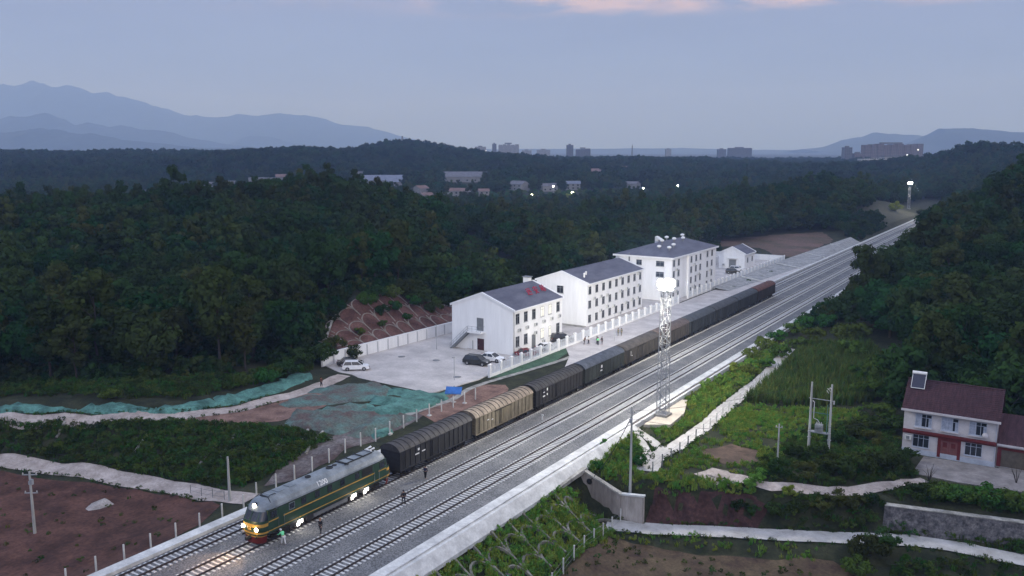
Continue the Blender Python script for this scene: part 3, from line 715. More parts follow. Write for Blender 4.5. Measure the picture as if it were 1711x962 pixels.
def pitched(par, L, Dp, eave, apex, over=.35, hip=False, slate=m_slate):
    """house with its front on x=0 (faces +x), depth to -Dp, length 0..L along y"""
    xm = -Dp/2
    w = MB().prism([(0,-.5),(0,eave),(xm,apex-.12),(-Dp,eave),(-Dp,-.5)], 0, L, 'y') if not hip else MB().box(-Dp,0,0,L,-.5,eave)
    wall = w.build('wall', m_wall, par)
    if not hip:
        r = MB()
        for s in (0, 1):
            x0 = over if s == 0 else -Dp-over; k = (apex-eave)/(Dp/2); z0 = eave-over*k
            r.add([(x0,.25,z0+.1),(xm,.25,apex+.1),(xm,L-.25,apex+.1),(x0,L-.25,z0+.1),(x0,.25,z0-.1),(xm,.25,apex-.1),(xm,L-.25,apex-.1),(x0,L-.25,z0-.1)],
                  [(0,1,2,3),(7,6,5,4),(0,4,5,1),(3,2,6,7),(0,3,7,4)])
        rf = r.build('roof', slate, par)
        for y0, y1 in ((-.18,.25),(L-.25,L+.18)):
            v = MB()
            k = (apex-eave)/(Dp/2); z0 = eave-over*k
            v.prism([(over+.05,z0-.25),(over+.05,z0+.2),(xm,apex+.2),(-Dp-over-.05,z0+.2),(-Dp-over-.05,z0-.25),(xm,apex-.25)], y0, y1, 'y')
            v.build('verge', m_trim, rf)
        e = MB(); k = (apex-eave)/(Dp/2); z0 = eave-over*k
        e.box(over-.05, over+.22, .25, L-.25, z0-.2, z0+.06); e.box(.02, over-.05, .25, L-.25, z0-.28, z0-.1)
        e.box(-Dp-over-.2, -Dp-over+.05, .25, L-.25, z0-.2, z0+.06); e.build('gutter', m_trim, rf)
    else:
        o = .5; h = Dp/2+o
        a, b, c_, d = (o,-o,eave+.2),(-Dp-o,-o,eave+.2),(-Dp-o,L+o,eave+.2),(o,L+o,eave+.2); e1, e2 = (xm,h*.85-o,apex),(xm,L-h*.85+o,apex)
        rf = MB().add([a,b,c_,d,e1,e2],[(0,1,4),(1,2,5,4),(2,3,5),(3,0,4,5),(0,3,2,1)]).build('roof', slate, par)
        MB().box(-Dp-o-.1,o+.1,-o-.1,L+o+.1,eave-.25,eave+.19).build('eave_band', m_trim, rf)
    return wall, rf
def fascia_steps(par, plane, c, a0, a1, z, m): pass

# first building: two storeys, outside stair on its gable, red characters on the roof
B1 = thing('station_building', 'two storey white station building with gable stair and red roof characters', 'building', (-89.6, 140.4, 0), group='white station buildings')
wall, rf = pitched(B1, 19.6, 14.8, 9.0, 11.8)
XS = (1.6, 4.7, 7.8, 11.2, 14.3, 17.7)
for k, y in enumerate(XS):
    window(B1, 'x', 0, y, 6.1, 1.25, 1.95, m_lit if k in (3, 4) else None, label='lit upstairs window' if k in (3, 4) else None)
    if k == 2:
        d = MB(); wbox(d, 'x', 0, y-.7, y+.7, 0, 2.9, 0, .06); d.build('door', m_greyd, B1)
    else: window(B1, 'x', 0, y, 1.5, 1.25 if k != 4 else .8, 2.0, m_lit if k in (3, 4) else None, label='lit ground floor window' if k in (3, 4) else None)
for y, z in ((2.0,4.5),(5.0,4.55),(8.3,4.6),(11.6,4.7),(14.8,4.75),(18.,4.8),(8.2,2.9),(2.2,.6),(11.5,.5),(14.8,.6)): ac_unit(B1, 'x', 0, y, z)
MB().tube([(.08,.25,0),(.08,.25,8.7)], .06, 6).build('downpipe', m_greyd, B1)
d = MB(); wbox(d, 'y', 0, -8.5, -6.9, 0, 2.5, 0, .06); dd = d.build('door', m_doorred, B1); MB().cbox(-8.2,-.08,1.2,.06,.08,.2).build('handle', m_greyd, dd)
d = MB(); wbox(d, 'y', 0, -8.6, -7.0, 4.1, 6.7, 0, .05); d.build('door', m_greyd, B1)
st = MB(); st.box(-10.0,-6.7,-1.5,-.0,3.75,4.1)
lan = st.build('landing', m_trim, B1)
rl = MB()
for x in (-9.9,-8.85,-7.8,-6.75): rl.tube([(x,-1.42,4.1),(x,-1.42,5.1)], .025, 5)
rl.tube([(-9.9,-1.42,5.1),(-6.75,-1.42,5.1),(-6.75,-.05,5.1)], .03, 5); rl.tube([(-9.9,-1.42,4.6),(-6.75,-1.42,4.6)], .02, 5); rl.build('railing', m_greyd, lan)
sr = MB(); n = 20; x0, x1 = -10.0, -14.3
for k in range(n):
    a = x0+(x1-x0)*k/n; z = 4.0-4.0*k/n; sr.box(a+(x1-x0)/n, a, -1.45, -.25, z-.22, z-.17)
for yy in (-1.48,-.2): sr.bar((x0,yy,3.85),(x1,yy,-.1),.07,.3)
sc = sr.build('stair', m_greyd, B1)
rl = MB()
for zz in (1.05,.55): rl.tube([(x0,-1.48,4.0+zz),(x1,-1.48,zz)], .03, 5)
for k in range(0, n+1, 4): a = x0+(x1-x0)*k/n; z = 4.0-4.0*k/n; rl.tube([(a,-1.48,z),(a,-1.48,z+1.05)], .025, 5)
rl.build('railing', m_greyd, sc)
MB().box(-11.0,-5.0,-1.3,-.02,-.1,.16).build('step', m_apron, B1); MB().cbox(-9.4,-.35,1.,.1,.1,2.).build('bollard', m_greyd, B1)
ck = MB().box(-8.9,-7.5,18.0,19.2,10.6,12.7).build('chimney', m_trim, rf); MB().box(-9.1,-7.3,17.8,19.4,12.7,12.85).build('cap', m_greyd, ck)
# characters built from strokes, standing up from the roof slope
CH = [ # yuan, an, zhan  (strokes on a unit square)
 [((.42,.88),(.9,.88)),((.36,.66),(.96,.66)),((.56,.66),(.5,.42)),((.5,.42),(.38,.3)),((.76,.66),(.74,.36)),((.74,.36),(.96,.34)),((.96,.34),(.96,.46)),((.12,.9),(.22,.78)),((.06,.6),(.22,.6)),((.22,.6),(.2,.26)),((.2,.26),(.06,.1)),((.14,.2),(.4,.1)),((.4,.1),(.98,.08))],
 [((.5,1.),(.54,.9)),((.1,.84),(.92,.84)),((.1,.84),(.08,.68)),((.92,.84),(.9,.7)),((.46,.72),(.3,.34)),((.3,.34),(.84,.04)),((.7,.5),(.56,.24)),((.56,.24),(.14,.02)),((.06,.5),(.96,.5))],
 [((.22,.96),(.26,.84)),((.06,.76),(.44,.76)),((.14,.62),(.2,.34)),((.38,.64),(.3,.3)),((.04,.2),(.46,.28)),((.7,.98),(.7,.5)),((.7,.74),(.96,.74)),((.54,.48),(.92,.48)),((.54,.48),(.54,.06)),((.92,.48),(.92,.06)),((.54,.1),(.92,.1))]]
slope = math.atan2(2.8, 7.4)
for k, ch in enumerate(CH):
    mb = MB(); s = 1.75
    for (a, b), (c_, d_) in ch: mb.bar(((a-.5)*s, 0, b*s), ((c_-.5)*s+.001, 0, d_*s), .12, .15)
    o = mb.build('roof_character', m_letter, rf); o.location = (-2.6, 11.0+k*2.75, 10.3); o.rotation_euler = (R(-38),0,R(90))

# second building: three storeys
B2 = thing('station_building', 'three storey white station building with three even rows of dark windows, middle of the row', 'building', (-90.5, 173.1, 0), group='white station buildings')
wall, rf = pitched(B2, 30.5, 13.4, 10.0, 12.3)
for r_, z in enumerate((.9, 4.2, 7.45)):
    for k in range(9): window(B2, 'x', 0, 1.3+k*3.45, z, 1.2, 1.65)
for y, z in ((3.2,5.9),(6.6,5.95),(9.9,5.8),(10.1,3.0),(16.9,9.0),(17.2,5.8),(20.6,5.9),(13.5,2.6),(20.5,2.4),(27.4,5.9),(24.,2.7),(27.2,2.6),(17.,.3),(6.6,2.6),(27.4,8.9)): ac_unit(B2, 'x', 0, y, z)
window(B2, 'y', 0, -7.0, 7.3, 1.6, 1.6); window(B2, 'y', 0, -7.0, 4.3, .7, 1.5); 
d = MB(); wbox(d, 'y', 0, -7.4, -6.6, .1, 2.8, 0, .05); d.build('door', m_doorred, B2)
MB().box(-13.3,-.1,-1.2,-.02,-.1,.18).build('step', m_conc_old, B2)
for y, x in ((3.0,-2.4),(5.4,-3.2)):
    v = MB().lathe([(.22,10.6),(.22,11.7),(.3,11.8),(.0,12.)], x, y, 10).build('roof_vent', m_trim, rf)

# third building: four storeys, hipped roof with round vents
B3 = thing('station_building', 'tall white station building with hipped slate roof dotted with white vents', 'building', (-87.2, 215.0, 0), group='white station buildings')
wall, rf = pitched(B3, 34.0, 16.5, 11.6, 14.6, hip=True)
for r_, z in enumerate((.6, 3.5, 6.4, 9.3)):
    for y in (1.3, 4.6, 12.6, 16.2, 19.6, 26.6, 30.4): window(B3, 'x', 0 if not 8 < y < 21 else .5, y, z, 1.15, 1.6)
    for x in (-9.5,-3.4): 
        if r_ > 1: window(B3, 'y', 0, x, z, 1.5 if x < -5 else 2.2, 1.3)
bay = MB().box(.0,.5,10.8,21.4,-.5,11.3).build('bay', m_wall, B3)
for y, z in ((2.9,8.),(3.,5.),(2.9,2.2),(14.4,8.2),(18.,5.2),(14.4,2.2),(28.6,5.)): ac_unit(B3, 'x', .5 if 8 < y < 21 else 0, y, z)
for x, y in ((-3.2,5.5),(-5.5,4.0),(-4.0,10.5),(-6.8,9.),(-8.6,12.),(-6.5,17.),(-9.2,18.),(-10.,14.5),(-6.,22.5),(-8.,27.)):
    zz = 11.8+2.8*min(1, min(-x+.5, 16.5+x+.5, y+.5)/7.4)
    v = MB().lathe([(.2,zz-.4),(.2,zz+.45)], x, y, 10).build('roof_vent', m_greyd, rf); MB().lathe([(.5,zz+.4),(.62,zz+.6),(.55,zz+.85),(.15,zz+1.0)], x, y, 10).build('cowl', m_trim, v)
tk = MB().lathe([(.7,13.6),(.7,15.4),(.75,15.45),(.1,15.7)], -11.0, 15.5, 12).build('water_tank', m_trim, rf)
MB().box(-12.5,-12.2,-.3,-.0,6.,12.3).build('wall_pipe', m_greyd, B3)
# small house at the end
B4 = thing('pump_house', 'small white gabled house with slate roof, farthest of the station buildings', 'building', (-90.6, 287.5, 0), group='white station buildings')
wall, rf = pitched(B4, 11.0, 9.0, 5.2, 7.4)
for y in (3.0, 8.0): window(B4, 'x', 0, y, 2.2, 1.1, 1.5)
d = MB(); wbox(d, 'y', 0, -5.4, -3.0, 0, 3.1, 0, .06); d.build('door', m_greyd, B4); MB().box(-5.9,-2.5,-.8,0,3.5,3.65).build('canopy', m_trim, B4)
ac_unit(B4, 'y', 0, -7.2, .9); ac_unit(B4, 'y', 0, -1.6, .5)

# apron and roads of the station
APRON = [G(575,626),G(720,657),G(800,634),(-85.2,124.5),(-84.9,215),(-86,318),(-113.2,318),(-113.0,152),(-114.6,114.5)]
def slab(name, poly, z, m, label=None, kind='structure', t=.3):
    o = MB().prism([(p[0],p[1]) for p in poly], z-t, z, 'z').build(name, m); return tag(o, label, kind=kind)
slab('station_yard', APRON, .02, m_apron, 'pale concrete yard round the station buildings')
slab('platform_road', [(-84.2,152),(-80.0,146),(-75.3,135),(-75.3,318),(-84.2,318)], .03, mat('platform_paving', (.42,.39,.38), .9, .12, .3, col2=(.52,.49,.47), fine=.1, fine_scale=2.), 'pinkish paved road between the white fence and the train')
# concrete lined bank beyond the platform
m_lin = mat('lined_bank', (.25,.25,.25), .9, .18, .5, col2=(.33,.33,.32), fine=.15, fine_scale=2.)
MB().add([(-75.25,318,.06),(-75.25,400,.06),(-79.5,400,2.2),(-84.5,318,1.0),(-84.8,240,.8),(-79.8,240,.05)],[(0,1,2,3),(5,0,3,4)]).build('lined_bank', m_lin)['kind'] = 'structure'
for y in (262, 300, 335, 368):
    o = MB().bar((-75.3,y,.2),(-83.6+max(0,(y-318))*.05,y+1,1.15+max(0,(y-318))*.014),.5,.25).build('bank_rib', m_conc); tag(o, 'pale concrete rib across the lined bank beyond the train', 'bank rib', 'ribs of the lined bank')
ribbon('drain_path', [(-81.2,88),(-81.4,108),(-83.0,118),(-80.8,134),(-79.6,146),(-81.6,156)], 1.1, m_conc_old, off=.12, label='narrow concrete drain cover winding beside the fence', jitter=.04, cross=2)
drape('verge_grass', [(-84.2,124),(-81.0,128),(-80.2,140),(-83.3,156),(-84.2,156)], mat('green_netting_verge', (.05,.1,.06), .95, .3, .5, fine=.3, fine_scale=4.), off=.06, label='green netted strip under the white fence', amp=.1)
drape('verge_soil', [(-84.0,110),(-80,100),(-76,98),(-75.8,118),(-79,122),(-82,120)], m_redpale, off=.07, label='reddish soil strip beside the line', amp=.5)

for (px, py, lab) in ((671,596,'dark manhole cover in the open middle of the yard'),(729,602,'dark manhole cover in the yard toward the two storey building'),(764,630,'dark manhole cover near the outer edge of the yard')):
    g = G(px, py); mc = thing('manhole_cover', lab, 'manhole cover', (g[0], g[1], .02), group='manhole covers of the yard'); MB().lathe([(.62,0),(.62,.03),(.0,.035)], n=16).build('lid', m_greyd, mc); MB().lathe([(.74,0),(.74,.02),(.63,.02)], n=16).build('frame', m_conc_old, mc)
# white fence with pillars and railings
m_rail_w = mat('white_railing', (.55,.58,.62), .5, .1, 3.)
def rail_fence(x, y0, y1, label, ends=True):
    t = thing('railing_fence', label, 'fence', (x, y0, 0), group='white fences of the station'); L = y1-y0; n = int(round(L/3.5))
    MB().box(-.12,.12,0,L,-.3,.45).build('plinth', m_trim, t)
    for k in range(n+1):
        y = L*k/n; MB().box(-.23,.23,y-.23,y+.23,-.3,2.1).box(-.3,.3,y-.3,y+.3,2.1,2.2).prism([(-.28,2.2),(.28,2.2),(0,2.4)], y-.28, y+.28, 'y').build('pillar', m_trim, t)
        if k < n:
            r_ = MB(); a, b = y+.23, y+L/n-.23
            for z in (.65, 1.75): r_.box(-.025,.025,a,b,z,z+.05)
            for q in np.arange(a+.1, b, .17): r_.box(-.015,.015,q-.015,q+.015,.45,1.95)
            for q in (a+(b-a)*.33, a+(b-a)*.66): r_.box(-.03,.03,q-.03,q+.03,.45,2.0)
            r_.build('railing_panel', m_rail_w, t)
    return t
rail_fence(-84.4, 124.5, 213, 'long white pillared fence between the station buildings and the paved road')
rail_fence(-85.2, 222, 316, 'white pillared fence in front of the tallest building and the small end house')
ef = thing('boundary_wall', 'low white wall closing the far end of the station yard', 'wall', (-85.2,316.2,0)); MB().box(-28,0,0,.25,-.3,2.0).build('panel', m_wall, ef); MB().box(-28.1,.1,-.05,.3,2.0,2.1).build('coping', m_trim, ef)
ef = thing('boundary_wall', 'white boundary wall between the tallest building and the small end house', 'wall', (-104,262,0)); MB().box(-.12,.12,0,40,-.3,2.4).build('panel', m_wall, ef); MB().box(-.2,.2,0,40,2.4,2.5).build('coping', m_trim, ef)

# long white wall at the foot of the cut slope
bw = thing('boundary_wall', 'long white boundary wall at the foot of the red slope beside the yard', 'wall', (-115.1,113.8,0)); bw.rotation_euler = (0,0,-math.atan2(2.2,37.9))
LW = 38.2; MB().box(-.12,.12,0,LW,-.4,2.25).build('panel', m_wall, bw); MB().box(-.2,.2,-.05,LW+.05,2.25,2.36).build('coping', m_trim, bw)
for k in range(14): MB().box(.12,.2,k*LW/13-.17,k*LW/13+.17,-.3,2.25).build('pilaster', mat('wall_pilaster', (.55,.55,.57), .85, .06, 1.), bw)
ds = MB(); 
for k in range(14): ds.box(.2,.215,k*LW/13-.03,k*LW/13+.03,.0,2.0)
ds.build('drain_streaks', m_greyd, bw)

# concrete arches over the red cut slope
drape('cut_slope', [(-116.6,115.5),(-116.0,168),(-122,172),(-128,163),(-129.3,150),(-129.2,140),(-127,128),(-121,117)], mat('cut_earth', (.085,.038,.032), .95, .35, .3, col2=(.135,.068,.055), fine=.35, fine_scale=2.5, bump=.5), off=.1, label='red earth cut slope behind the white wall', amp=.3)
m_rib = mat('arch_concrete', (.20,.175,.15), .9, .25, 1.)
def rib_frame(name, lines, m, parent=None, w=.3, h=.16, loc=(0,0,0), lift=.12):
    mb = MB()
    for ln in lines:
        ln = [Vector((p[0]-loc[0], p[1]-loc[1], hg(p[0], p[1])+lift-loc[2])) for p in ln]
        for a, b in zip(ln[:-1], ln[1:]):
            if (b-a).length > 1e-3: mb.bar(a, b, w, h)
    return mb.build(name, m, parent)
lat = thing('slope_lattice', 'weathered concrete arch lattice holding the red cut slope behind the white wall', 'slope lattice', (-117,140,0))
for row, (xa, xb) in enumerate(((-117.2,-120.8),(-120.8,-124.6),(-124.6,-128.4))):
    for k in range(13):
        y0 = 117.5+k*3.9+row*1.0; y1 = y0+3.9
        if y1 > 168-row*4 or y0 < 117+row*3.5: continue
        fx = lambda t: xa+(xb-xa)*t
        ln = [[(fx(t), y0) for t in np.linspace(0,1,5)]]
        ln.append([(fx(.45+.5*math.sin(a)), (y0+y1)/2-1.95*math.cos(a)) for a in np.linspace(0, math.pi, 9)])
        rib_frame('arch_rib', ln, m_rib, lat, .26, .14, (-117,140,0))
rib_frame('crest_edging', [[(-119.5,118.5),(-124,124),(-128.4,131),(-129.4,142),(-129.4,151),(-128.5,158),(-126,165),(-121,171)]], m_conc_old, lat, .45, .2, (-117,140,0))

# arch ribs on the slope near the underpass and on the left bank
def edge_frames():
    for k in range(11):
        y0 = 57.5+k*3.3; y1 = y0+3.3
        if y1 > 95: break
        ln = [[(x, y0) for x in np.linspace(-50.1,-44.4,8)]]
        ln.append([(-47.1-1.9*math.sin(a), (y0+y1)/2-1.65*math.cos(a)) for a in np.linspace(0, math.pi, 11)])
        ln.append([(-45.0-1.7*math.sin(a), (y0+y1)/2-1.65*math.cos(a)) for a in np.linspace(0, math.pi, 11)])
        o = rib_frame('slope_rib', ln, mat('mossy_rib', (.13,.13,.105), .95, .35, .8, col2=(.22,.21,.18)), None, .26, .3, lift=.38); tag(o, 'weathered concrete arch rib sunk in the grassy slope below the kerb', 'slope rib', 'ribs of the grassy slope')
edge_frames()
for k, (px, py, qx, qy) in enumerate(((395,725,370,765),(360,745,325,790),(430,730,405,790),(475,725,450,775),(515,720,490,770),(540,722,510,760),(110,710,95,735),(250,725,225,760))):
    a = GT(px, py); b = GT(qx, qy)
    o = rib_frame('bank_rib', [[(a[0]+(b[0]-a[0])*t, a[1]+(b[1]-a[1])*t) for t in np.linspace(0,1,6)]], m_conc_old, None, .3, .3); tag(o, 'short concrete rib showing through the weeds of the bank below the lane', 'bank rib', 'ribs of the weedy bank')

# wing walls of the underpass
m_wing = mat('stained_concrete', (.27,.235,.21), .9, .3, .35, col2=(.4,.36,.33), fine=.2, fine_scale=3., stretch=(1,1,.2))
ww = thing('wing_wall', 'grey stained concrete headwall of the underpass beside the line', 'retaining wall', (-44.7,95.3,-6.5))
hp = [(-5.9,-1.2),(-5.9,5.35),(-5.3,5.4),(0,3.35),(0,-1.2)]
MB().prism(hp, 0, .5, 'y').build('headwall', m_wing, ww)
cp_ = MB()
cp_.bar((-5.5,-6.6,5.25),(-5.5,.6,5.5),.8,.45); cp_.bar((-5.2,.2,5.45),(.1,.2,3.4),.7,.2); cp_.build('coping', m_conc_old, ww)
MB().prism([(0,-1.2),(0,3.3),(3.1,3.7),(3.1,-1.2)], .1, .55, 'y').build('side_wall', m_wing, ww)
MB().bar((.05,.3,3.4),(3.2,.3,3.8),.6,.2).build('side_coping', m_conc, ww)
dr = MB().tube([(-4.4,-.06,4.2),(-4.4,.1,4.2)], .4, 12).build('drain_mouth', m_lblk, ww)
MB().bar((-5.4,-6.4,5.1),(-3.2,-4.6,2.2),.35,.2).build('toe_coping', m_conc, ww)
sw = thing('stone_wall', 'long dark rubble stone retaining wall above the lower lane', 'retaining wall', (-16,109.6,-6.6))
m_stone = mat('rubble_stone', (.07,.068,.075), .95, .4, 1.5, col2=(.14,.13,.13), fine=.45, fine_scale=4., bump=1.)
MB().add([(0,0,0),(24,5.2,0),(24,6.0,3.2),(0,.8,3.2),(0,1.6,3.2),(24,6.8,3.2),(24,6.8,0),(0,1.6,0)],[(0,1,2,3),(3,2,5,4),(4,5,6,7),(0,3,4,7),(1,6,5,2)]).build('masonry', m_stone, sw)
MB().add([(0,.75,3.2),(24,5.95,3.2),(24,6.9,3.2),(0,1.7,3.2),(0,.75,3.3),(24,5.95,3.3),(24,6.9,3.3),(0,1.7,3.3)],[(4,5,6,7),(0,1,5,4),(1,2,6,5),(2,3,7,6),(3,0,4,7)]).build('coping', m_conc_old, sw)

# lanes, fields, nets
ribbon('lane', [GT(-80,694)[:2], GT(0,696)[:2], GT(100,700)[:2], GT(190,701)[:2], GT(290,698)[:2], GT(380,687)[:2], GT(460,668)[:2], GT(520,651)[:2], GT(575,628)[:2]], 2.6, m_path, label='pale dirt lane curving up to the station yard', jitter=.1)
ribbon('lane', [GT(-80,757)[:2], GT(0,772)[:2], GT(90,786)[:2], GT(180,798)[:2], GT(290,817)[:2], GT(360,829)[:2], GT(420,836)[:2]], 3.0, m_path, label='pale dirt lane between the weedy bank and the red field', jitter=.1)
drape('red_field', [(-160,30),(-160,56),(-128,56.5),(-105,63.2),(-92,65.4),(-82,63.5),(-79,58),(-77,40),(-77,20)], m_red, off=.05, label='bare red soil field below the line', amp=.5)
drape('red_margin', [GT(280,702)[:2],GT(420,684)[:2],GT(520,655)[:2],GT(620,640)[:2],GT(540,680)[:2],GT(470,705)[:2],GT(400,712)[:2]], m_redpale, off=.06, label='pale red earth beside the curving lane')
drape('red_margin', [GT(440,815)[:2],GT(470,770)[:2],GT(540,735)[:2],GT(700,680)[:2],(-79.3,112),(-78.7,72)], mat('grey_spoil', (.085,.055,.05), .95, .25, .22, col2=(.17,.155,.15), fine=.45, fine_scale=2., bump=.5), off=.06, label='grey and reddish spoil behind the post fence')
m_net = mat('green_dust_net', (.045,.12,.10), .8, .35, .5, col2=(.095,.23,.19), fine=.3, fine_scale=3., bump=.4)
m_net2 = mat('faded_dust_net', (.12,.085,.075), .85, .2, .28, col2=(.09,.18,.155), fine=.4, fine_scale=3., bump=.4)
def net(lines, label, hump, m, seed, off=.12):
    a = [GT(*p)[:2] for p in lines]; o = drape('dust_net', a, m, off=off, kind='', hump=hump, seed=seed, amp=.2, label=label, cat='dust net'); o['group'] = 'dust nets over bare earth'; del_kind(o)
def del_kind(o):
    if 'kind' in o: del o['kind']
net([(-40,684),(0,680),(60,676),(130,684),(200,672),(260,684),(320,672),(380,662),(440,645),(490,628),(520,624),(523,634),(470,655),(400,676),(330,688),(250,694),(150,697),(0,692),(-40,690)], 'bright green dust net running along the upper edge of the curving lane', .55, m_net, 3)
net([(460,675),(560,645),(630,640),(660,652),(640,668),(560,676),(480,684)], 'pale green dust net beside the corner of the yard', .5, m_net2, 5)
net([(590,690),(660,652),(725,660),(762,648),(748,672),(700,690),(640,700)], 'green dust net heaped against the yard corner by the blue board', .7, m_net, 7)
net([(470,712),(500,688),(590,680),(660,700),(700,700),(650,722),(600,735),(520,718)], 'grey green dust net lying over rubble below the yard', .9, m_net2, 9)
net([(610,716),(655,708),(660,725),(625,737)], 'small dark green dust net above the post fence', .5, m_net, 12)
hp_ = drape('gravel_heap', [GT(134,858)[:2],GT(150,842)[:2],GT(178,832)[:2],GT(191,844)[:2],GT(170,852)[:2]], mat('gravel_grey', (.3,.27,.25), .95, .2, 1., fine=.3, fine_scale=6.), off=.35, hump=.5, kind='', label='small pale gravel heap on the red field', cat='gravel heap', amp=.15); del_kind(hp_)

# near side: lanes, soil, fields
m_lane2 = mat('concrete_lane', (.36,.345,.32), .9, .12, .5, col2=(.46,.44,.42), fine=.12, fine_scale=3.)
ribbon('lane', LANE_A, 3.1, m_lane2, off=.17, label='pale concrete lane running from the underpass along the stone wall', jitter=.08)
ribbon('lane', [(-43.3,101.2),(-44.6,107.0),(-43.9,113.),(-43.8,126),(-44.5,145),(-44.9,160),(-46.5,180)], 2.3, m_lane2, off=.1, label='concrete field path climbing beside the line', jitter=.08)
ribbon('path', [(-51.2,112.5),(-48.3,109.5),(-46.0,106.5),(-45.4,103.5),(-44.4,100.8)], 1.3, m_lane2, off=.12, label='narrow concrete branch path curving down from the kerb', jitter=.05, cross=3)
ribbon('path', [(-51.4,113.5),(-47.5,111.2),(-44.8,108.8)], 1.6, m_lane2, off=.13, label='short concrete path from the kerb to the field path', jitter=.05, cross=3)
ribbon('path', [(-37.0,105.9),(-33,105.6),(-30,105.7),(-26.2,107.5),(-21.3,110.8),(-16.6,115.3),(-12.8,119.8)], 1.7, m_path, off=.2, label='dirt path leading to the house yard', jitter=.25)
drape('brown_field', [(-43.6,20),(-43.6,90.5),(-33,93),(-20,100),(-14,98),(-14,20)], mat('brown_field_soil', (.062,.036,.025), .95, .35, .3, col2=(.095,.068,.038), fine=.35, fine_scale=2.5, bump=.5), off=.05, label='ploughed brown field below the lane', amp=.4)
drape('red_bank', [(-41.4,95.9),(-38.5,97.0),(-34,99.6),(-29.5,101.9),(-28.5,104.4),(-34,102.4),(-39,99.6),(-41.6,98.2)], mat('dark_red_bank', (.04,.018,.017), .95, .35, .5, col2=(.065,.032,.028), fine=.35, fine_scale=2., bump=.7), off=.06, label='steep dark red earth bank beside the wing wall', amp=.2)
slab('house_yard', [(-14.2,129.8),(-14.6,122),(-9,121.6),(-1.5,122.4),(9,124),(9,133),(-5,133),(-5,130.2)], -2.62, mat('house_yard_concrete', (.16,.145,.14), .9, .2, .4, col2=(.24,.22,.215), fine=.15, fine_scale=2.), 'worn concrete yard before the red roofed house')
slab('sand_pad', [(-50.6,115.5),(-47.2,117.5),(-47.6,124),(-49.8,131),(-50.7,131)], -.42, mat('sand_pad', (.42,.375,.31), .95, .12, .6, fine=.1, fine_scale=4.), 'sandy pad beside the near lighting mast', t=.5)
drape('pale_rock', [(-38.2,104),(-37.2,107.5),(-34.8,107.2),(-32.5,104.4),(-35,103.3)], mat('pale_rock', (.3,.26,.23), .95, .25, .6, fine=.25, fine_scale=3.), off=.1, label='pale worn patch of bare earth above the bank', amp=.3)
drape('bare_soil', [(-41,112),(-38,118),(-34,117),(-32,112),(-36,109)], mat('bare_brown', (.075,.05,.036), .95, .35, .5, fine=.3, fine_scale=3.), off=.06, label='bare reddish garden soil among the weeds', amp=.5)
drape('bare_soil', [GT(1190,412)[:2],GT(1210,400)[:2],GT(1300,392)[:2],GT(1375,388)[:2],GT(1392,402)[:2],GT(1330,432)[:2],GT(1300,428)[:2],GT(1270,415)[:2]], mat('bare_slope', (.10,.085,.055), .95, .35, .06, col2=(.15,.09,.075), fine=.3, fine_scale=1.), off=.1, label='bare reddish slope beyond the small end house', amp=1.)
# posts of the path fence
pfn = thing('path_fence', 'thin post and wire fence along the field path', 'fence', (-42.8,100,-1.7))
pts = []
for k in range(14):
    y = 100.5+k*3.1; x = -42.6-.0*k - (.03*max(0,y-118)); z = hg(x, y); MB().cbox(x+42.8, y-100, z+1.7+.75, .13, .13, 1.9).build('post', m_wire if k < 6 else m_post, pfn); pts.append((x+42.8, y-100, z+1.7+1.5))
MB().tube(pts, .02, 4).tube([(a,b,c-.5) for a,b,c in pts], .02, 4).build('wire', m_wire, pfn)
bf = thing('slope_fence', 'concrete post fence at the foot of the grassy slope beside the brown field', 'fence', (-43.4,60,-6.6)); pts = []
for k in range(15):
    y = 56+k*2.75; x = -43.3-(y-79)*.06; z = hg(x, y); MB().cbox(x+43.4, y-60, z+6.6+.85, .13, .13, 2.1).build('post', m_post, bf); pts.append((x+43.4, y-60, z+6.6+1.7))
MB().tube(pts, .018, 4).tube([(a,b,c-.6) for a,b,c in pts], .018, 4).tube([(a,b,c-1.2) for a,b,c in pts], .018, 4).build('wire', m_wire, bf)

# ---------------------------------------------------------------- farm house
m_hw = mat('house_wall', (.42,.40,.41), .9, .1, .6, fine=.08, fine_scale=3.)
m_rt = mat('red_tile', (.042,.019,.025), .8, .25, 1.2, col2=(.06,.027,.034), fine=.3, fine_scale=6., stretch=(3,.6,.6))
m_hr = mat('house_red', (.095,.013,.016), .7, .2, 1.)
m_wf = mat('window_white', (.34,.37,.44), .5, .1, 2.)
m_cur = mat('pale_curtain', (.25,.28,.35), .8, .2, 3.)
hs = thing('farm_house', 'two storey farm house with dark red tiled roof and red door', 'house', (-17.2,130.5,-2.55))
LH = 11.7; EV = 6.6; RZ = 9.6
MB().prism([(0,-.5),(0,EV),(4.0,RZ-.1),(8.0,EV),(8.0,-.5)], 0, LH, 'x').build('wall', m_hw, hs)
r_ = MB()
for s in (0, 1):
    y0 = -.55 if s == 0 else 8.55; z0 = EV-.4
    r_.add([(-.3,y0,z0+.12),(LH+.3,y0,z0+.12),(LH+.3,4.,RZ+.12),(-.3,4.,RZ+.12),(-.3,y0,z0-.04),(LH+.3,y0,z0-.04),(LH+.3,4.,RZ-.04),(-.3,4.,RZ-.04)],[(0,1,2,3),(7,6,5,4),(0,4,5,1),(0,3,7,4),(1,5,6,2)])
hrf = r_.build('roof', m_rt, hs); MB().tube([(-.35,4,RZ+.15),(LH+.35,4,RZ+.15)], .12, 6).build('ridge', m_rt, hrf)
MB().box(-.35,LH+.35,-.66,-.552,EV-.5,EV-.2).build('eave_board', m_hw, hrf)
tl = MB()
for k in range(1, 16):
    t_ = k/16; tl.bar((-.3,-.55+4.55*t_,EV-.28+(RZ-EV+.4)*t_+.03),(LH+.3,-.55+4.55*t_,EV-.28+(RZ-EV+.4)*t_+.03),.06,.06)
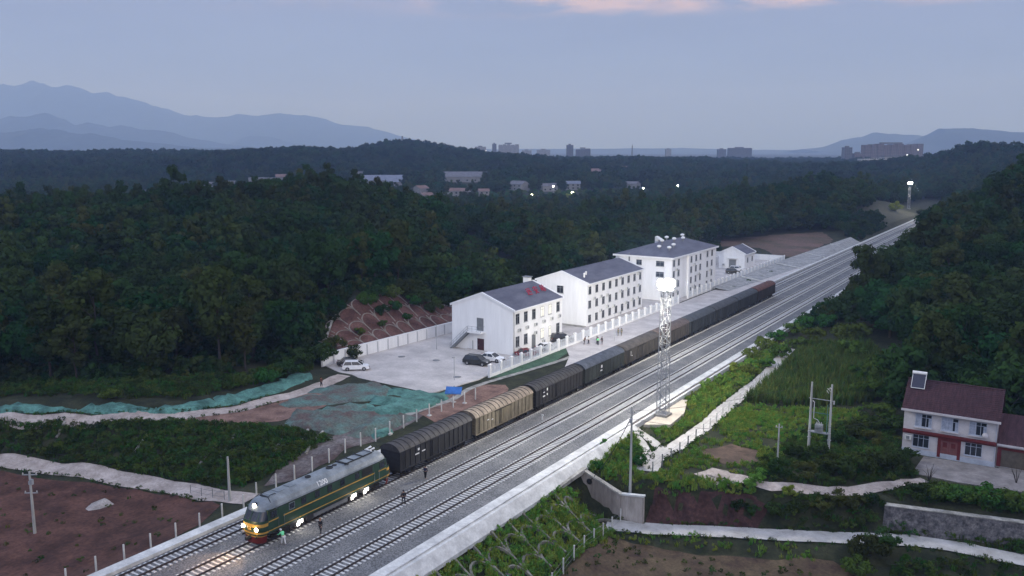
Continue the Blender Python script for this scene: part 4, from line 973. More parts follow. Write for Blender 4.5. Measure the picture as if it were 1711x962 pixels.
tl.build('tile_courses', m_rt, hrf)
MB().box(-.0,LH,-.5,-.004,3.05,3.35).build('canopy', m_hr, hs); MB().box(-.0,LH,-.12,-.003,2.75,3.04).build('red_band', m_hr, hs)
MB().box(-.02,LH+.02,-.09,-.003,-.3,.55).build('wall_base', mat('house_base', (.33,.36,.42), .85, .15, 1.), hs)
for k, a in enumerate((2.55,5.9,9.35)):
    f = window(hs, 'y', 0, a, 4.0, 2.0, 1.75, None, m_wf, mull=2); c_ = MB()
    wbox(c_, 'y', 0, a-1.0, a-.2 if k != 1 else a+.35, 4.0, 5.75, .031, .036); wbox(c_, 'y', 0, a+.65, a+1.0, 4.0, 5.3, .031, .036); c_.build('curtain', m_cur, f)
    wb_ = MB(); wbox(wb_, 'y', 0, a-1.2, a+1.2, 3.75, 3.84, 0, .35); wb_.build('window_ledge', m_hw, f)
window(hs, 'y', 0, 2.4, 1.0, 2.0, 1.7, None, m_wf, mull=2); window(hs, 'y', 0, 9.0, 1.0, 2.0, 1.7, None, m_wf, mull=2)
df = MB(); wbox(df,'y',0,4.55,4.95,0,2.75,0,.12); wbox(df,'y',0,7.05,7.45,0,2.75,0,.12); wbox(df,'y',0,4.95,7.05,2.45,2.75,0,.12); dfo = df.build('door_frame', m_hr, hs)
dd = MB(); wbox(dd,'y',0,4.95,7.05,0,2.44,.003,.05); dd = dd.build('door', mat('house_door', (.13,.05,.05), .6, .2, 2.), hs)
q = MB(); wbox(q,'y',0,5.98,6.02,0,2.4,.05,.06); wbox(q,'y',0,5.2,5.75,1.5,2.2,.05,.056); wbox(q,'y',0,6.25,6.8,1.5,2.2,.05,.056); q.build('door_paper', m_hr, dd)
ac_unit(hs, 'y', 0, .75, 1.9)
dsh = MB().lathe([(.38,0),(.3,.08),(.0,.14)], n=14).build('satellite_dish', m_hw, hs); dsh.location = (10.3,-.5,4.2); dsh.rotation_euler = (R(70),0,0)
dp = MB().tube([(LH-.1,-.06,.0),(LH-.1,-.06,6.1)], .05, 6).build('downpipe', m_wf, hs)
sh_ = thing('solar_heater', 'solar water heater with white tank on the red tiled roof', 'solar heater', (-16.0,134.1,6.75))
MB().add([(-.85,-1.3,-.45),(.85,-1.3,-.45),(.85,-.1,1.35),(-.85,-.1,1.35),(-.85,-1.24,-.5),(.85,-1.24,-.5),(.85,-.04,1.3),(-.85,-.04,1.3)],[(0,1,2,3),(7,6,5,4),(0,4,5,1),(1,5,6,2),(2,6,7,3),(3,7,4,0)]).build('collector', mat('solar_tubes', (.03,.03,.05), .3, .4, 8., stretch=(4,1,1)), sh_)
MB().tube([(-.95,0,1.5),(.95,0,1.5)], .24, 12).build('tank', m_white, sh_)
fr_ = MB()
for s in (-.88,.88): fr_.bar((s,-1.32,-.45),(s,-.08,1.4),.06,.08); fr_.tube([(s,.1,1.4),(s,.5,-.3)], .03, 5)
fr_.bar((-.9,-1.33,-.45),(.9,-1.33,-.45),.08,.08); fr_.build('frame', m_white, sh_)
an = thing('garage', 'single storey garage with red door surround attached beside the farm house', 'garage', (-5.45,130.9,-2.55))
MB().prism([(0,-.5),(0,3.4),(3.6,6.2),(7,3.4),(7,-.5)], 0, 8.5, 'x').build('wall', m_hw, an)
r_ = MB().add([(0.0,-.45,3.3),(8.8,-.45,3.3),(8.8,3.6,6.5),(0.0,3.6,6.5),(0.0,-.45,3.14),(8.8,-.45,3.14),(8.8,3.6,6.34),(0.0,3.6,6.34)],[(0,1,2,3),(7,6,5,4),(0,4,5,1),(0,3,7,4),(1,5,6,2)]).add([(0,3.6,6.5),(8.8,3.6,6.5),(8.8,7.4,3.3),(0,7.4,3.3)],[(0,1,2,3)]).build('roof', m_rt, an)
MB().box(0.02,8.8,-.55,-.453,3.0,3.25).build('eave_board', m_hw, an)
df = MB(); wbox(df,'y',0,.1,.6,0,2.7,0,.1); wbox(df,'y',0,3.4,3.9,0,2.7,0,.1); wbox(df,'y',0,.6,3.4,2.35,2.7,0,.1); df.build('door_frame', m_hr, an)
dd = MB(); wbox(dd,'y',0,.6,3.4,0,2.34,.003,.04)
for z in np.arange(.1,2.3,.16): wbox(dd,'y',0,.62,3.38,z,z+.05,.04,.055)
dd.build('roller_door', mat('roller_door', (.09,.075,.06), .6, .2, 2.), an)
# ---------------------------------------------------------------- lighting masts
m_galv = mat('galvanised_steel', (.30,.31,.32), .6, .15, 3., metal=.2)
m_flood = glow_mat('floodlight_lens', (1.,.97,.9), 45.)
def mast(label, loc, Ht=20., wb=.75, wt=.55):
    t = thing('lighting_mast', label, 'lighting mast', loc, group='lattice lighting masts')
    MB().box(-1.1,1.1,-1.1,1.1,-1.5,.75).build('footing', m_conc_old, t)
    w = lambda z: wb+(wt-wb)*z/Ht
    for a in (-1,1):
        for b in (-1,1): MB().tube([(a*w(0),b*w(0),.7),(a*w(Ht),b*w(Ht),Ht)], .06, 6).build('leg', m_galv, t)
    br = MB(); n = 16
    for k in range(n):
        z0 = .8+(Ht-.8)*k/n; z1 = .8+(Ht-.8)*(k+1)/n; w0 = w(z0); w1 = w(z1)
        for i, (p, q) in enumerate((((-1,-1),(1,-1)),((1,-1),(1,1)),((1,1),(-1,1)),((-1,1),(-1,-1)))):
            s0, s1 = (p, q) if (k+i) % 2 else (q, p)
            br.tube([(s0[0]*w0,s0[1]*w0,z0),(s1[0]*w1,s1[1]*w1,z1)], .045, 5, caps=False)
            br.tube([(p[0]*w1,p[1]*w1,z1),(q[0]*w1,q[1]*w1,z1)], .038, 5, caps=False)
    br.build('bracing', m_galv, t)
    ld = MB()
    for s in (-.18,.18): ld.tube([(s,-w(0)-.06,1.),(s,-w(Ht)-.06,Ht-.3)], .02, 4)
    for z in np.arange(1.2,Ht-.4,.4): ld.tube([(-.18,-w(z)-.06,z),(.18,-w(z)-.06,z)], .015, 4)
    ld.build('ladder', m_galv, t)
    pf = MB().lathe([(1.15,Ht-.1),(1.2,Ht-.02),(1.15,Ht+.05),(.2,Ht+.05)], n=16)
    for k in range(12): a = k*math.pi/6; pf.tube([(1.1*math.cos(a),1.1*math.sin(a),Ht),(1.1*math.cos(a),1.1*math.sin(a),Ht+.9)], .02, 4)
    pf.build('platform', m_galv, t)
    for k in range(10):
        a = k*2*math.pi/10; c, s_ = math.cos(a), math.sin(a); z = Ht+.8+(.42 if k % 2 else 0)
        h = MB().cbox(0,0,0,.22,.62,.56).build('floodlight', m_galv, t); h.location = (.95*c,.95*s_,z); h.rotation_euler = (0,R(28),a)
        MB().sphere((.05,0,0), .40, 12, 8, .85).build('lens', m_flood, h)
    return t
MASTN = (-50.0,121.2,-.8); MASTF = (-84.3,592,0.)
mast('tall lattice lighting mast with glowing floodlights on a concrete footing beside the near kerb', MASTN)
mast('far lattice lighting mast with glowing floodlights at the end of the line', (MASTF[0],MASTF[1],hg(MASTF[0],MASTF[1])-.5), 15.5)

# ---------------------------------------------------------------- poles and cables
m_pole = mat('pole_concrete', (.36,.36,.34), .85, .2, 1., stretch=(1,1,.3))
m_ins = mat('insulator', (.45,.44,.42), .4, .1, 3.)
def crossarm(par, z, w, ang=0., pins=3):
    o = MB().cbox(0,0,0,w,.09,.1).build('crossarm', m_galv, par); o.location = (0,0,z); o.rotation_euler = (0,0,ang)
    for k in range(pins):
        x = -w/2+.1+(w-.2)*k/max(1,pins-1); i_ = MB().lathe([(.03,0),(.08,.05),(.05,.12),(.09,.16),(.04,.26)], x, 0, 8).build('insulator', m_ins, o)
    return o
def pole(label, loc, h, r0=.19, r1=.11, name='utility_pole', lean=(0,0)):
    t = thing(name, label, 'utility pole', loc, group='concrete utility poles'); MB().tube([(0,0,-.6),(lean[0],lean[1],h)], r0, 10, r1).build('shaft', m_pole, t); return t
p = pole('tall bare concrete pole standing on the bank above the wing wall', (-44.0,96.7,-3.2), 11.4)
crossarm(p, 10.6, .9, R(20), 2); MB().cbox(0,-.25,9.6,.35,.3,.5).build('junction_box', m_galv, p)
p = pole('concrete utility pole with two crossarms standing in the red field', (-98.1,50.3,hg(-98.1,50.3)), 7.6)
crossarm(p, 7.2, 1.7, R(35)); crossarm(p, 5.0, 1.5, R(35)); MB().cbox(.3,0,6.4,.4,.3,.6).cbox(-.3,.1,6.1,.25,.25,.4).build('switch_gear', m_galv, p)
p = pole('plain concrete pole beside the lane near the front of the locomotive', (-81.4,64.7,hg(-81.4,64.7)), 5.6)
p = pole('short dark pole wrapped in creepers by the dirt path', (-29.8,112.2,hg(-29.8,112.2)), 6.0, .13, .09); crossarm(p, 5.5, .9, R(10), 2)
# transformer on twin poles
tf = thing('transformer_stand', 'pole mounted transformer slung between two concrete poles beside the corn', 'transformer', (-26.8,122,-2.1), group='concrete utility poles')
for s in (-1.35,1.35): MB().tube([(s,0,-.5),(s,0,10.0)], .2, 10, .13).build('pole', m_pole, tf)
for z in (7.6,): MB().cbox(0,.22,z,3.4,.08,.1).build('crossbar', m_galv, tf)
MB().cbox(0,.0,2.9,3.,.7,.14).build('platform', m_galv, tf); MB().cbox(0,.22,5.6,3.2,.08,.1).build('crossbar', mat('green_steel', (.06,.14,.12), .6, .2, 2.), tf)
tb = MB().cbox(-.1,0,3.55,1.0,.7,1.0); 
for k in range(5): tb.cbox(-.45+k*.18,-.42,3.5,.05,.16,.8)
tb = tb.build('transformer', mat('transformer_grey', (.3,.31,.3), .5, .15, 2.), tf)
for k in range(3): MB().lathe([(.05,4.05),(.1,4.1),(.06,4.18),(.1,4.24),(.04,4.4)], -.4+k*.3, 0, 8).build('bushing', m_ins, tb)
MB().tube([(-1.1,-.1,7.4),(-.85,-.2,7.2),(-.85,-.2,4.9),(-.3,-.15,4.7),(0,-.1,4.2)], .06, 6).build('conduit', m_ins, tf)
MB().tube([(1.35,-.25,7.3),(1.0,-.25,7.1),(1.0,-.25,3.0)], .06, 6).build('conduit', mat('green_steel', (.06,.14,.12)), tf)
fz = MB()
for k in range(3): fz.tube([(.95+k*.22,.05,8.7+k*.25),(.75+k*.2,-.25,9.1+k*.25)], .06, 6)
fz.tube([(1.35,0,9.4),(.7,0,9.3)], .04, 5).build('fuse_cutouts', m_ins, tf)
MB().cbox(1.75,-.1,7.5,.16,.2,.5).build('arrester', m_ins, tf); MB().cbox(-1.35,.0,2.0,.5,.4,.08).cbox(1.35,.0,2.0,.5,.4,.08).build('clamp', m_galv, tf)
def cable(label, p, q, sag, r_=.022):
    n = 14; pts = []
    for k in range(n+1):
        t_ = k/n; pts.append((p[0]+(q[0]-p[0])*t_, p[1]+(q[1]-p[1])*t_, p[2]+(q[2]-p[2])*t_-sag*4*t_*(1-t_)))
    tag(MB().tube(pts, r_, 4).build('overhead_cable', m_lblk), label, 'cable', 'overhead cables between poles')
cable('sagging cable from the tall bare pole down to the drain on the wing wall', (-44.0,96.7,7.0), (-49.2,95.1,-2.4), .9, .045)
cable('upper overhead cable from the tall bare pole to the twin transformer poles', (-44.0,96.7,7.6), (-28.1,122,7.8), .7)
cable('lower overhead cable from the tall bare pole to the creeper clad pole', (-44.0,96.7,6.6), (-29.8,112.2,3.4), .6)
cable('overhead cable from the creeper clad pole to the farm house', (-29.8,112.2,3.3), (-17.2,130.6,2.6), .5)

# blue notice board and yard light poles
sb = thing('notice_board', 'tilted blue notice board on a white post beside the train', 'notice board', (-80.4,108.3,hg(-80.4,108.3)))
MB().tube([(0,0,-.2),(0,0,1.9)], .07, 6).build('post', m_post, sb); MB().cbox(0,0,-.0,.6,.6,.3).build('footing', m_post, sb)
bd = MB().cbox(0,0,0,2.6,1.5,.12).build('board', mat('board_blue', (.03,.12,.36), .5, .2, 1.), sb); bd.location = (0,0,2.0); bd.rotation_euler = (R(35),0,R(25))
for (x, y, h, lab) in ((-88.3,119.2,4.2,'slim grey lamp post at the near corner of the yard'),(-105.5,136.5,5.,'slim grey lamp post beside the stair of the two storey building'),(-78.6,163,6.,'slim pale lamp post between the paved road and the train')):
    t = thing('lamp_post', lab, 'lamp post', (x,y,0), group='slim lamp posts of the yard'); MB().tube([(0,0,0),(0,0,h)], .06, 6, .04).build('shaft', m_galv, t); MB().cbox(0,-.25,h,.2,.6,.1).build('lamp_head', m_galv, t)

# ---------------------------------------------------------------- cars
m_tyre = mat('tyre', (.015,.015,.015), .9, .2, 3.); m_alloy = mat('alloy', (.3,.3,.31), .4, .1, 3., metal=.6)
m_hl = mat('headlamp_glass', (.5,.5,.5), .2, .1, 3.); m_tl = mat('tail_lamp', (.2,.01,.01), .3, .1, 3.)
def car(label, loc, rz, col, suv=True, group='parked cars of the station', scale=1.08):
    nm = 'car_paint_%02d%02d%02d' % tuple(int(c*99) for c in col); m = mat(nm, col, .25, .05, 1., coord='object', spec=.6)
    t = thing('parked_car', label, 'car', loc, rz, group); t.scale = (scale,)*3
    L = 4.5; W = .9; hh = 1.62 if suv else 1.42; bz = .98 if suv else .88
    side = [(-L/2,.35),(-L/2,.78),(-L/2+.08,bz),(-1.0,bz+.02),(.9,bz),(L/2-.25,bz-.18),(L/2,.68),(L/2,.35),(1.75,.26),(-1.75,.26)]
    lo = MB(); n = len(side); vs = []
    for y, k in ((-W,.93),(-W*.98,1.),(W*.98,1.),(W,.93)):
        vs += [(x, y*(1 if .4 < z < bz-.05 else .97), z) for x, z in side]
    fs = [(r_*n+i, r_*n+(i+1)%n, (r_+1)*n+(i+1)%n, (r_+1)*n+i) for r_ in range(3) for i in range(n)]+[tuple(range(n)), tuple(reversed(range(3*n,4*n)))]
    b = lo.add(vs, fs).build('body', m, t)
    bv = b.modifiers.new('soft', 'BEVEL'); bv.width = .07; bv.segments = 2
    r0, r1, f1, f0 = (-L/2+.12, -L/2+.5, .35, 1.15) if suv else (-L/2+.55, -L/2+1.15, .2, 1.05)
    gh = MB(); wb_, wt_ = W*.95, W*.74
    gh.add([(r0,-wb_,bz-.02),(f0,-wb_,bz-.02),(f0,wb_,bz-.02),(r0,wb_,bz-.02),(r1,-wt_,hh-.05),(f1,-wt_,hh-.05),(f1,wt_,hh-.05),(r1,wt_,hh-.05)],[(0,3,2,1),(4,5,6,7),(0,1,5,4),(1,2,6,5),(2,3,7,6),(3,0,4,7)])
    gh.build('windows', m_glass, t)
    rf = MB(); rf.add([(r1-.03,-wt_-.02,hh-.06),(f1+.04,-wt_-.02,hh-.06),(f1+.04,wt_+.02,hh-.06),(r1-.03,wt_+.02,hh-.06),(r1+.1,-wt_+.08,hh),(f1-.08,-wt_+.08,hh),(f1-.08,wt_-.08,hh),(r1+.1,wt_-.08,hh)],[(0,3,2,1),(4,5,6,7),(0,1,5,4),(1,2,6,5),(2,3,7,6),(3,0,4,7)])
    for s in (-1,1):
        for (xb, xt) in ((r0,r1),((r0+f0)/2-.1,(r1+f1)/2-.05),(f0,f1)): rf.bar((xb,s*(wb_+.005),bz-.02),(xt,s*(wt_+.005),hh-.05),.05,.08)
    rf.build('roof', m, t)
    for x in (-1.38,1.4):
        for s in (-1,1):
            w = MB(); k = 16
            for q0, q1 in ((s*W*.78, s*(W+.015)),):
                w.add([(x+.34*math.cos(2*math.pi*j/k), q, .33+.34*math.sin(2*math.pi*j/k)) for q in (q0,q1) for j in range(k)],[tuple(range(k)),tuple(reversed(range(k,2*k)))]+[(j,(j+1)%k,(j+1)%k+k,j+k) for j in range(k)])
            w = w.build('wheel', m_tyre, t)
            MB().add([(x+.2*math.cos(2*math.pi*j/10), s*(W+.02), .33+.2*math.sin(2*math.pi*j/10)) for j in range(10)],[tuple(range(10))]).build('rim', m_alloy, w, fix=False)
    for s in (-1,1):
        MB().cbox(L/2-.1,s*.62,.74,.22,.36,.13).build('headlight', m_hl, t); MB().cbox(-L/2+.02,s*.68,.82,.1,.26,.2).build('tail_light', m_tl, t)
        MB().cbox(.72,s*(W+.08),1.0,.12,.18,.12).build('wing_mirror', m, t)
    MB().cbox(L/2,0,.5,.05,1.1,.2).build('grille', m_lblk, t); MB().cbox(-L/2,0,.62,.04,.5,.13).build('number_plate', m_white, t)
    return t
car('white hatchback parked alone by the long white boundary wall', (-107.9,115.4,0.02), R(38), (.75,.75,.76), True)
car('black car parked beside the white hatchback close to the wall', (-111.0,117.2,0.02), R(38), (.03,.03,.032), False)
car('black sport utility car parked near the gable of the two storey building', (-91.4,130.6,0.02), R(8), (.02,.022,.023), True, scale=1.15)
car('white car parked just behind the black sport utility car', (-90.6,134.4,0.02), R(5), (.75,.75,.76), False, scale=1.15)
car('red car parked behind the white fence at the foot of the facade', (-86.9,141.6,0.02), R(60), (.18,.015,.02), False, scale=1.1)
car('white car with dark windows parked behind the fence next to the red car', (-86.4,148.2,0.02), R(65), (.72,.72,.73), False)
car('black car parked behind the fence between the first two buildings', (-87.6,156.6,0.02), R(50), (.018,.018,.02), True, scale=1.15)
car('black car parked before the small end house', (-90.5,275.5,0.02), R(20), (.02,.02,.022), True)
car('white car parked before the small end house', (-91.5,282.0,0.02), R(15), (.72,.72,.74), True)

# ---------------------------------------------------------------- people
m_skin = mat('skin', (.34,.2,.14), .6, .1, 5.); m_hair = mat('hair_black', (.012,.011,.011), .7, .2, 9.)
def skin_obj(name, verts, edges, radii, m, parent, root=0):
    me = bpy.data.meshes.new(name); me.from_pydata(verts, edges, []); o = bpy.data.objects.new(name, me); COL.objects.link(o)
    o.modifiers.new('skin', 'SKIN'); 
    for i, v in enumerate(me.skin_vertices[0].data): v.radius = (radii[i],)*2; v.use_root = (i == root)
    sd = o.modifiers.new('sub', 'SUBSURF'); sd.levels = 1; sd.render_levels = 1
    bpy.context.view_layer.update(); dg = bpy.context.evaluated_depsgraph_get(); me2 = bpy.data.meshes.new_from_object(o.evaluated_get(dg))
    o.modifiers.clear(); o.data = me2; bpy.data.meshes.remove(me); me2.materials.clear(); me2.materials.append(m)
    me2.polygons.foreach_set('use_smooth', [True]*len(me2.polygons)); o.name = name; o.parent = parent; return o
def person(label, loc, rz, top, legs, stride=.25, arm=(.25,-.2), bend=.0, cap=None, group='railway workers'):
    t = thing('person', label, 'person', loc, rz, group)
    # facing +x ; z up ; 1.72 m
    b = bend
    H = lambda z: (b*max(0, z-.95)*.9, 0, z-(b*b)*max(0, z-.95)*.35)
    pel = (0,0,.95); che = H(1.28); nec = H(1.46); hea = (H(1.6)[0]+.02,0,H(1.6)[2]); crn = (H(1.6)[0]+.02,0,H(1.68)[2])
    V = [pel, H(1.12), che, nec, hea, crn]; E = [(0,1),(1,2),(2,3),(3,4),(4,5)]; Rr = [.14,.13,.15,.06,.1,.075]
    legsv = []; armsv = []
    for s, ph in ((1,1),(-1,-1)):
        hip = (0,s*.095,.88); kn = (ph*stride*.5+.03,s*.1,.5); an_ = (ph*stride*.8-.03*(ph<0),s*.1,.09); toe = (an_[0]+.17,s*.11,.05)
        i = len(V); V += [hip,kn,an_,toe]; E += [(0,i),(i,i+1),(i+1,i+2),(i+2,i+3)]; Rr += [.095,.065,.048,.04]; legsv.append((hip,kn,an_))
    for s, ph in ((1,arm[0]),(-1,arm[1])):
        sh = (che[0]+.02,s*.19,che[2]+.1); el = (sh[0]+ph*.45,s*.25,sh[2]-.26); wr = (el[0]+ph*.6+.06,s*.24,el[2]-.2+abs(ph)*.12); ha = (wr[0]+.04,s*.235,wr[2]-.09)
        i = len(V); V += [sh,el,wr,ha]; E += [(2,i),(i,i+1),(i+1,i+2),(i+2,i+3)]; Rr += [.062,.047,.036,.042]; armsv.append((sh,el,wr))
    skin_obj('body', V, E, Rr, m_skin, t)
    tv = [pel, H(1.12), che, H(1.42)]; te = [(0,1),(1,2),(2,3)]; tr_ = [.165,.155,.175,.1]
    for sh, el, wr in armsv: i = len(tv); tv += [sh,el,((el[0]+wr[0]*2)/3,(el[1]+wr[1]*2)/3,(el[2]+wr[2]*2)/3)]; te += [(2,i),(i,i+1),(i+1,i+2)]; tr_ += [.082,.066,.054]
    skin_obj('jacket', tv, te, tr_, top, t)
    lv = [(0,0,.97)]; le = []; lr = [.15]
    for hip, kn, an_ in legsv: i = len(lv); lv += [hip,kn,an_]; le += [(0,i),(i,i+1),(i+1,i+2)]; lr += [.115,.084,.07]
    skin_obj('trousers', lv, le, lr, legs, t)
    hm = MB().sphere((hea[0]-.012,0,hea[2]+.045), .122, 12, 8, 1.0); 
    if cap: hm.tube([(hea[0]+.05,0,hea[2]+.05),(hea[0]+.2,0,hea[2]+.03)], .07, 8, .06)
    hm.build('cap' if cap else 'hair', cap or m_hair, t)
    fc = MB().cbox(hea[0]+.115,0,hea[2]-.01,.03,.03,.05)
    for s in (-1,1): fc.sphere((hea[0]+.1,s*.035,hea[2]+.025), .016, 6, 4)
    fc.build('face', m_skin, t)
    return t
m_blk = mat('dark_uniform', (.015,.016,.02), .85, .2, 5.); m_navy = mat('navy_cloth', (.02,.025,.05), .85, .2, 5.); m_vest = mat('hi_vis_green', (.16,.62,.3), .7, .15, 5.); m_wht = mat('white_shirt', (.55,.55,.55), .8, .1, 5.); m_brn = mat('brown_cap', (.25,.12,.07), .8, .1, 5.); m_olive = mat('olive_cloth', (.12,.12,.09), .85, .2, 5.)
person('person in dark uniform with brown cap walking beside the locomotive', (-64.1,62.4,-.33), R(-60), m_blk, m_blk, .45, (.5,-.4), .05, m_brn)
person('person in dark clothes crossing the empty track abreast of the locomotive', (-61.4,72.9,-.2), R(150), m_blk, m_blk, .3, (.2,-.2))
person('person in dark clothes standing in the ballast beside the first boxcar', (-64.4,80.7,-.33), R(100), m_navy, m_blk, .12, (.15,.1))
person('person in a bright green safety vest bending down beside the locomotive cab', (-65.4,58.4,-.33), R(170), m_vest, m_wht, .25, (.5,.4), .75, m_wht)
for (x, y, rz, top, lg, lab) in ((-81.7,157.2,20,m_wht,m_blk,'person in white shirt standing nearest the fence gate'),(-80.3,158.4,200,m_blk,m_blk,'person in dark clothes in the middle of the group on the paved road'),(-79.6,157.4,120,m_vest,m_blk,'person in pale green vest beside the train on the paved road'),(-79.1,158.3,250,m_blk,m_navy,'person in dark clothes standing with the vest wearer by the train'),(-82.3,156.4,60,m_blk,m_blk,'person crouching low by the fence near the gate')):
    p = person(lab, (x,y,.04), R(rz), top, lg, .12, (.15,.2), .5 if 'crouch' in lab else .05); p['group'] = 'people on the paved road'
for (x, y, rz, lab) in ((-80.1,168.0,90,'person in olive clothes of the pair walking along the paved road, nearer the fence'),(-79.5,168.4,95,'person in olive clothes of the pair walking along the paved road, nearer the train')):
    p = person(lab, (x,y,.04), R(rz), m_olive, m_olive, .35, (.3,-.3)); p['group'] = 'people on the paved road'
person('person in dark brown clothes standing on the lane by the end of the green net', (GT(537,648)[0],GT(537,648)[1],hg(*GT(537,648)[:2])+.1), R(10), mat('brown_coat',(.1,.04,.03)), m_blk, .1, (.1,.1))
# ---------------------------------------------------------------- vegetation
LM = {'deep': leaf_mat('foliage_deep', (.006,.017,.006), (.039,.073,.022)), 'olive': leaf_mat('foliage_olive', (.010,.019,.006), (.056,.080,.023)),
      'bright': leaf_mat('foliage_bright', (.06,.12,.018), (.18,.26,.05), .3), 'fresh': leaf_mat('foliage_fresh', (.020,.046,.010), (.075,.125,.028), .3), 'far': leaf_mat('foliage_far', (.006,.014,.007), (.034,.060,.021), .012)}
m_bark = mat('bark', (.035,.028,.024), .95, .3, 3.)
def leaf_cloud(seed, n_cl, per, rad, h0, h1, size, spread=.34, up=.2):
    """leaf-sized faces spread over clumps that fill an uneven crown"""
    r = np.random.default_rng(seed); V = []; 
    cs = []
    while len(cs) < n_cl:
        p = r.uniform(-1, 1, 3); q = (p**2).sum()
        if q < 1 and q > .12: cs.append(p)
    cs = np.array(cs); sc = r.uniform(.75, 1.2, (n_cl, 1))
    low = 1-.35*np.clip(-cs[:, 2:3], 0, 1)
    C = np.concatenate([cs[:, :2]*rad*sc*low, (h0+h1)/2+cs[:, 2:3]*(h1-h0)/2*.92], 1)
    R_ = rad*r.uniform(.26, .46, n_cl)
    for c, rr in zip(C, R_):
        d = r.normal(size=(per, 3)); d /= np.linalg.norm(d, axis=1, keepdims=True); d[:, 2] = d[:, 2]*.8+.12
        p = c+d*rr*r.uniform(.55, 1.08, (per, 1))
        n = d+r.normal(size=(per, 3))*spread; n[:, 2] += up; n /= np.linalg.norm(n, axis=1, keepdims=True)
        t = np.cross(n, r.normal(size=(per, 3))); t /= np.linalg.norm(t, axis=1, keepdims=True)+1e-9; b = np.cross(n, t)
        s = size*r.uniform(.6, 1.25, (per, 1)); k = r.uniform(.5, .9, (per, 1))
        V.append(np.stack([p-t*s, p-b*s*k, p+t*s, p+b*s*k], 1))
    V = np.concatenate(V).reshape(-1, 3); Q = np.arange(len(V)).reshape(-1, 4)
    return V, Q
def trunk_mb(seed, h, r0, limbs, rad):
    rr = random.Random(seed); mb = MB(); pts = [(0,0,-.6)]
    for k in range(1, 5): pts.append((rr.uniform(-.15,.15)*k*.5, rr.uniform(-.15,.15)*k*.5, h*k/4))
    mb.tube(pts, r0, 7, r0*.4)
    for k in range(limbs):
        a = rr.uniform(0, 6.28); z = h*rr.uniform(.45,.9); L = rad*rr.uniform(.5,.85)
        mb.tube([(0,0,z),(L*.5*math.cos(a),L*.5*math.sin(a),z+L*.45),(L*math.cos(a),L*math.sin(a),z+L*.8)], r0*.4, 5, r0*.12)
    return mb
TREE = {}
def tree_kind(key, name, cat, mk, seed, n_cl, per, rad, h0, h1, size, trunk_h, r0, limbs=5):
    V, Q = leaf_cloud(seed, n_cl, per, rad, h0, h1, size); TREE[key] = (mesh_np('crown_'+key, V, Q, LM[mk]), trunk_mb(seed, trunk_h, r0, limbs, rad).mesh('trunk_'+key, m_bark), name, cat)
tree_kind('round', 'broadleaf_tree', 'tree', 'deep', 1, 26, 95, 3.6, 2.2, 9.5, .34, 6.5, .22)
tree_kind('tall', 'tall_tree', 'tree', 'olive', 2, 28, 90, 2.9, 3.0, 12.5, .33, 9., .2)
tree_kind('wide', 'broadleaf_tree', 'tree', 'deep', 3, 30, 95, 4.4, 1.8, 8.6, .36, 5.5, .26)
tree_kind('pale', 'broadleaf_tree', 'tree', 'olive', 4, 24, 90, 3.4, 1.6, 8.0, .34, 5., .2)
tree_kind('bush', 'bush', 'bush', 'fresh', 5, 16, 70, 1.5, .1, 2.3, .17, 1.2, .06, 6)
tree_kind('bushdark', 'bush', 'bush', 'olive', 6, 18, 75, 1.7, .1, 2.8, .18, 1.4, .07, 6)
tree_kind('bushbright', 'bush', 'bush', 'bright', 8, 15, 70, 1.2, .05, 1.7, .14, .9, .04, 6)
NT = 0
def tree(key, x, y, s, label, group, hs=1.0):
    cm, tm, name, cat = TREE[key]; t = thing(name, label, cat, (x, y, hg(x, y)-.05), random.uniform(0, 6.28), group); t.scale = (s, s, s*hs)
    for nm, me in (('crown', cm), ('trunk', tm)):
        o = bpy.data.objects.new(nm, me); COL.objects.link(o); o.parent = t
    return t
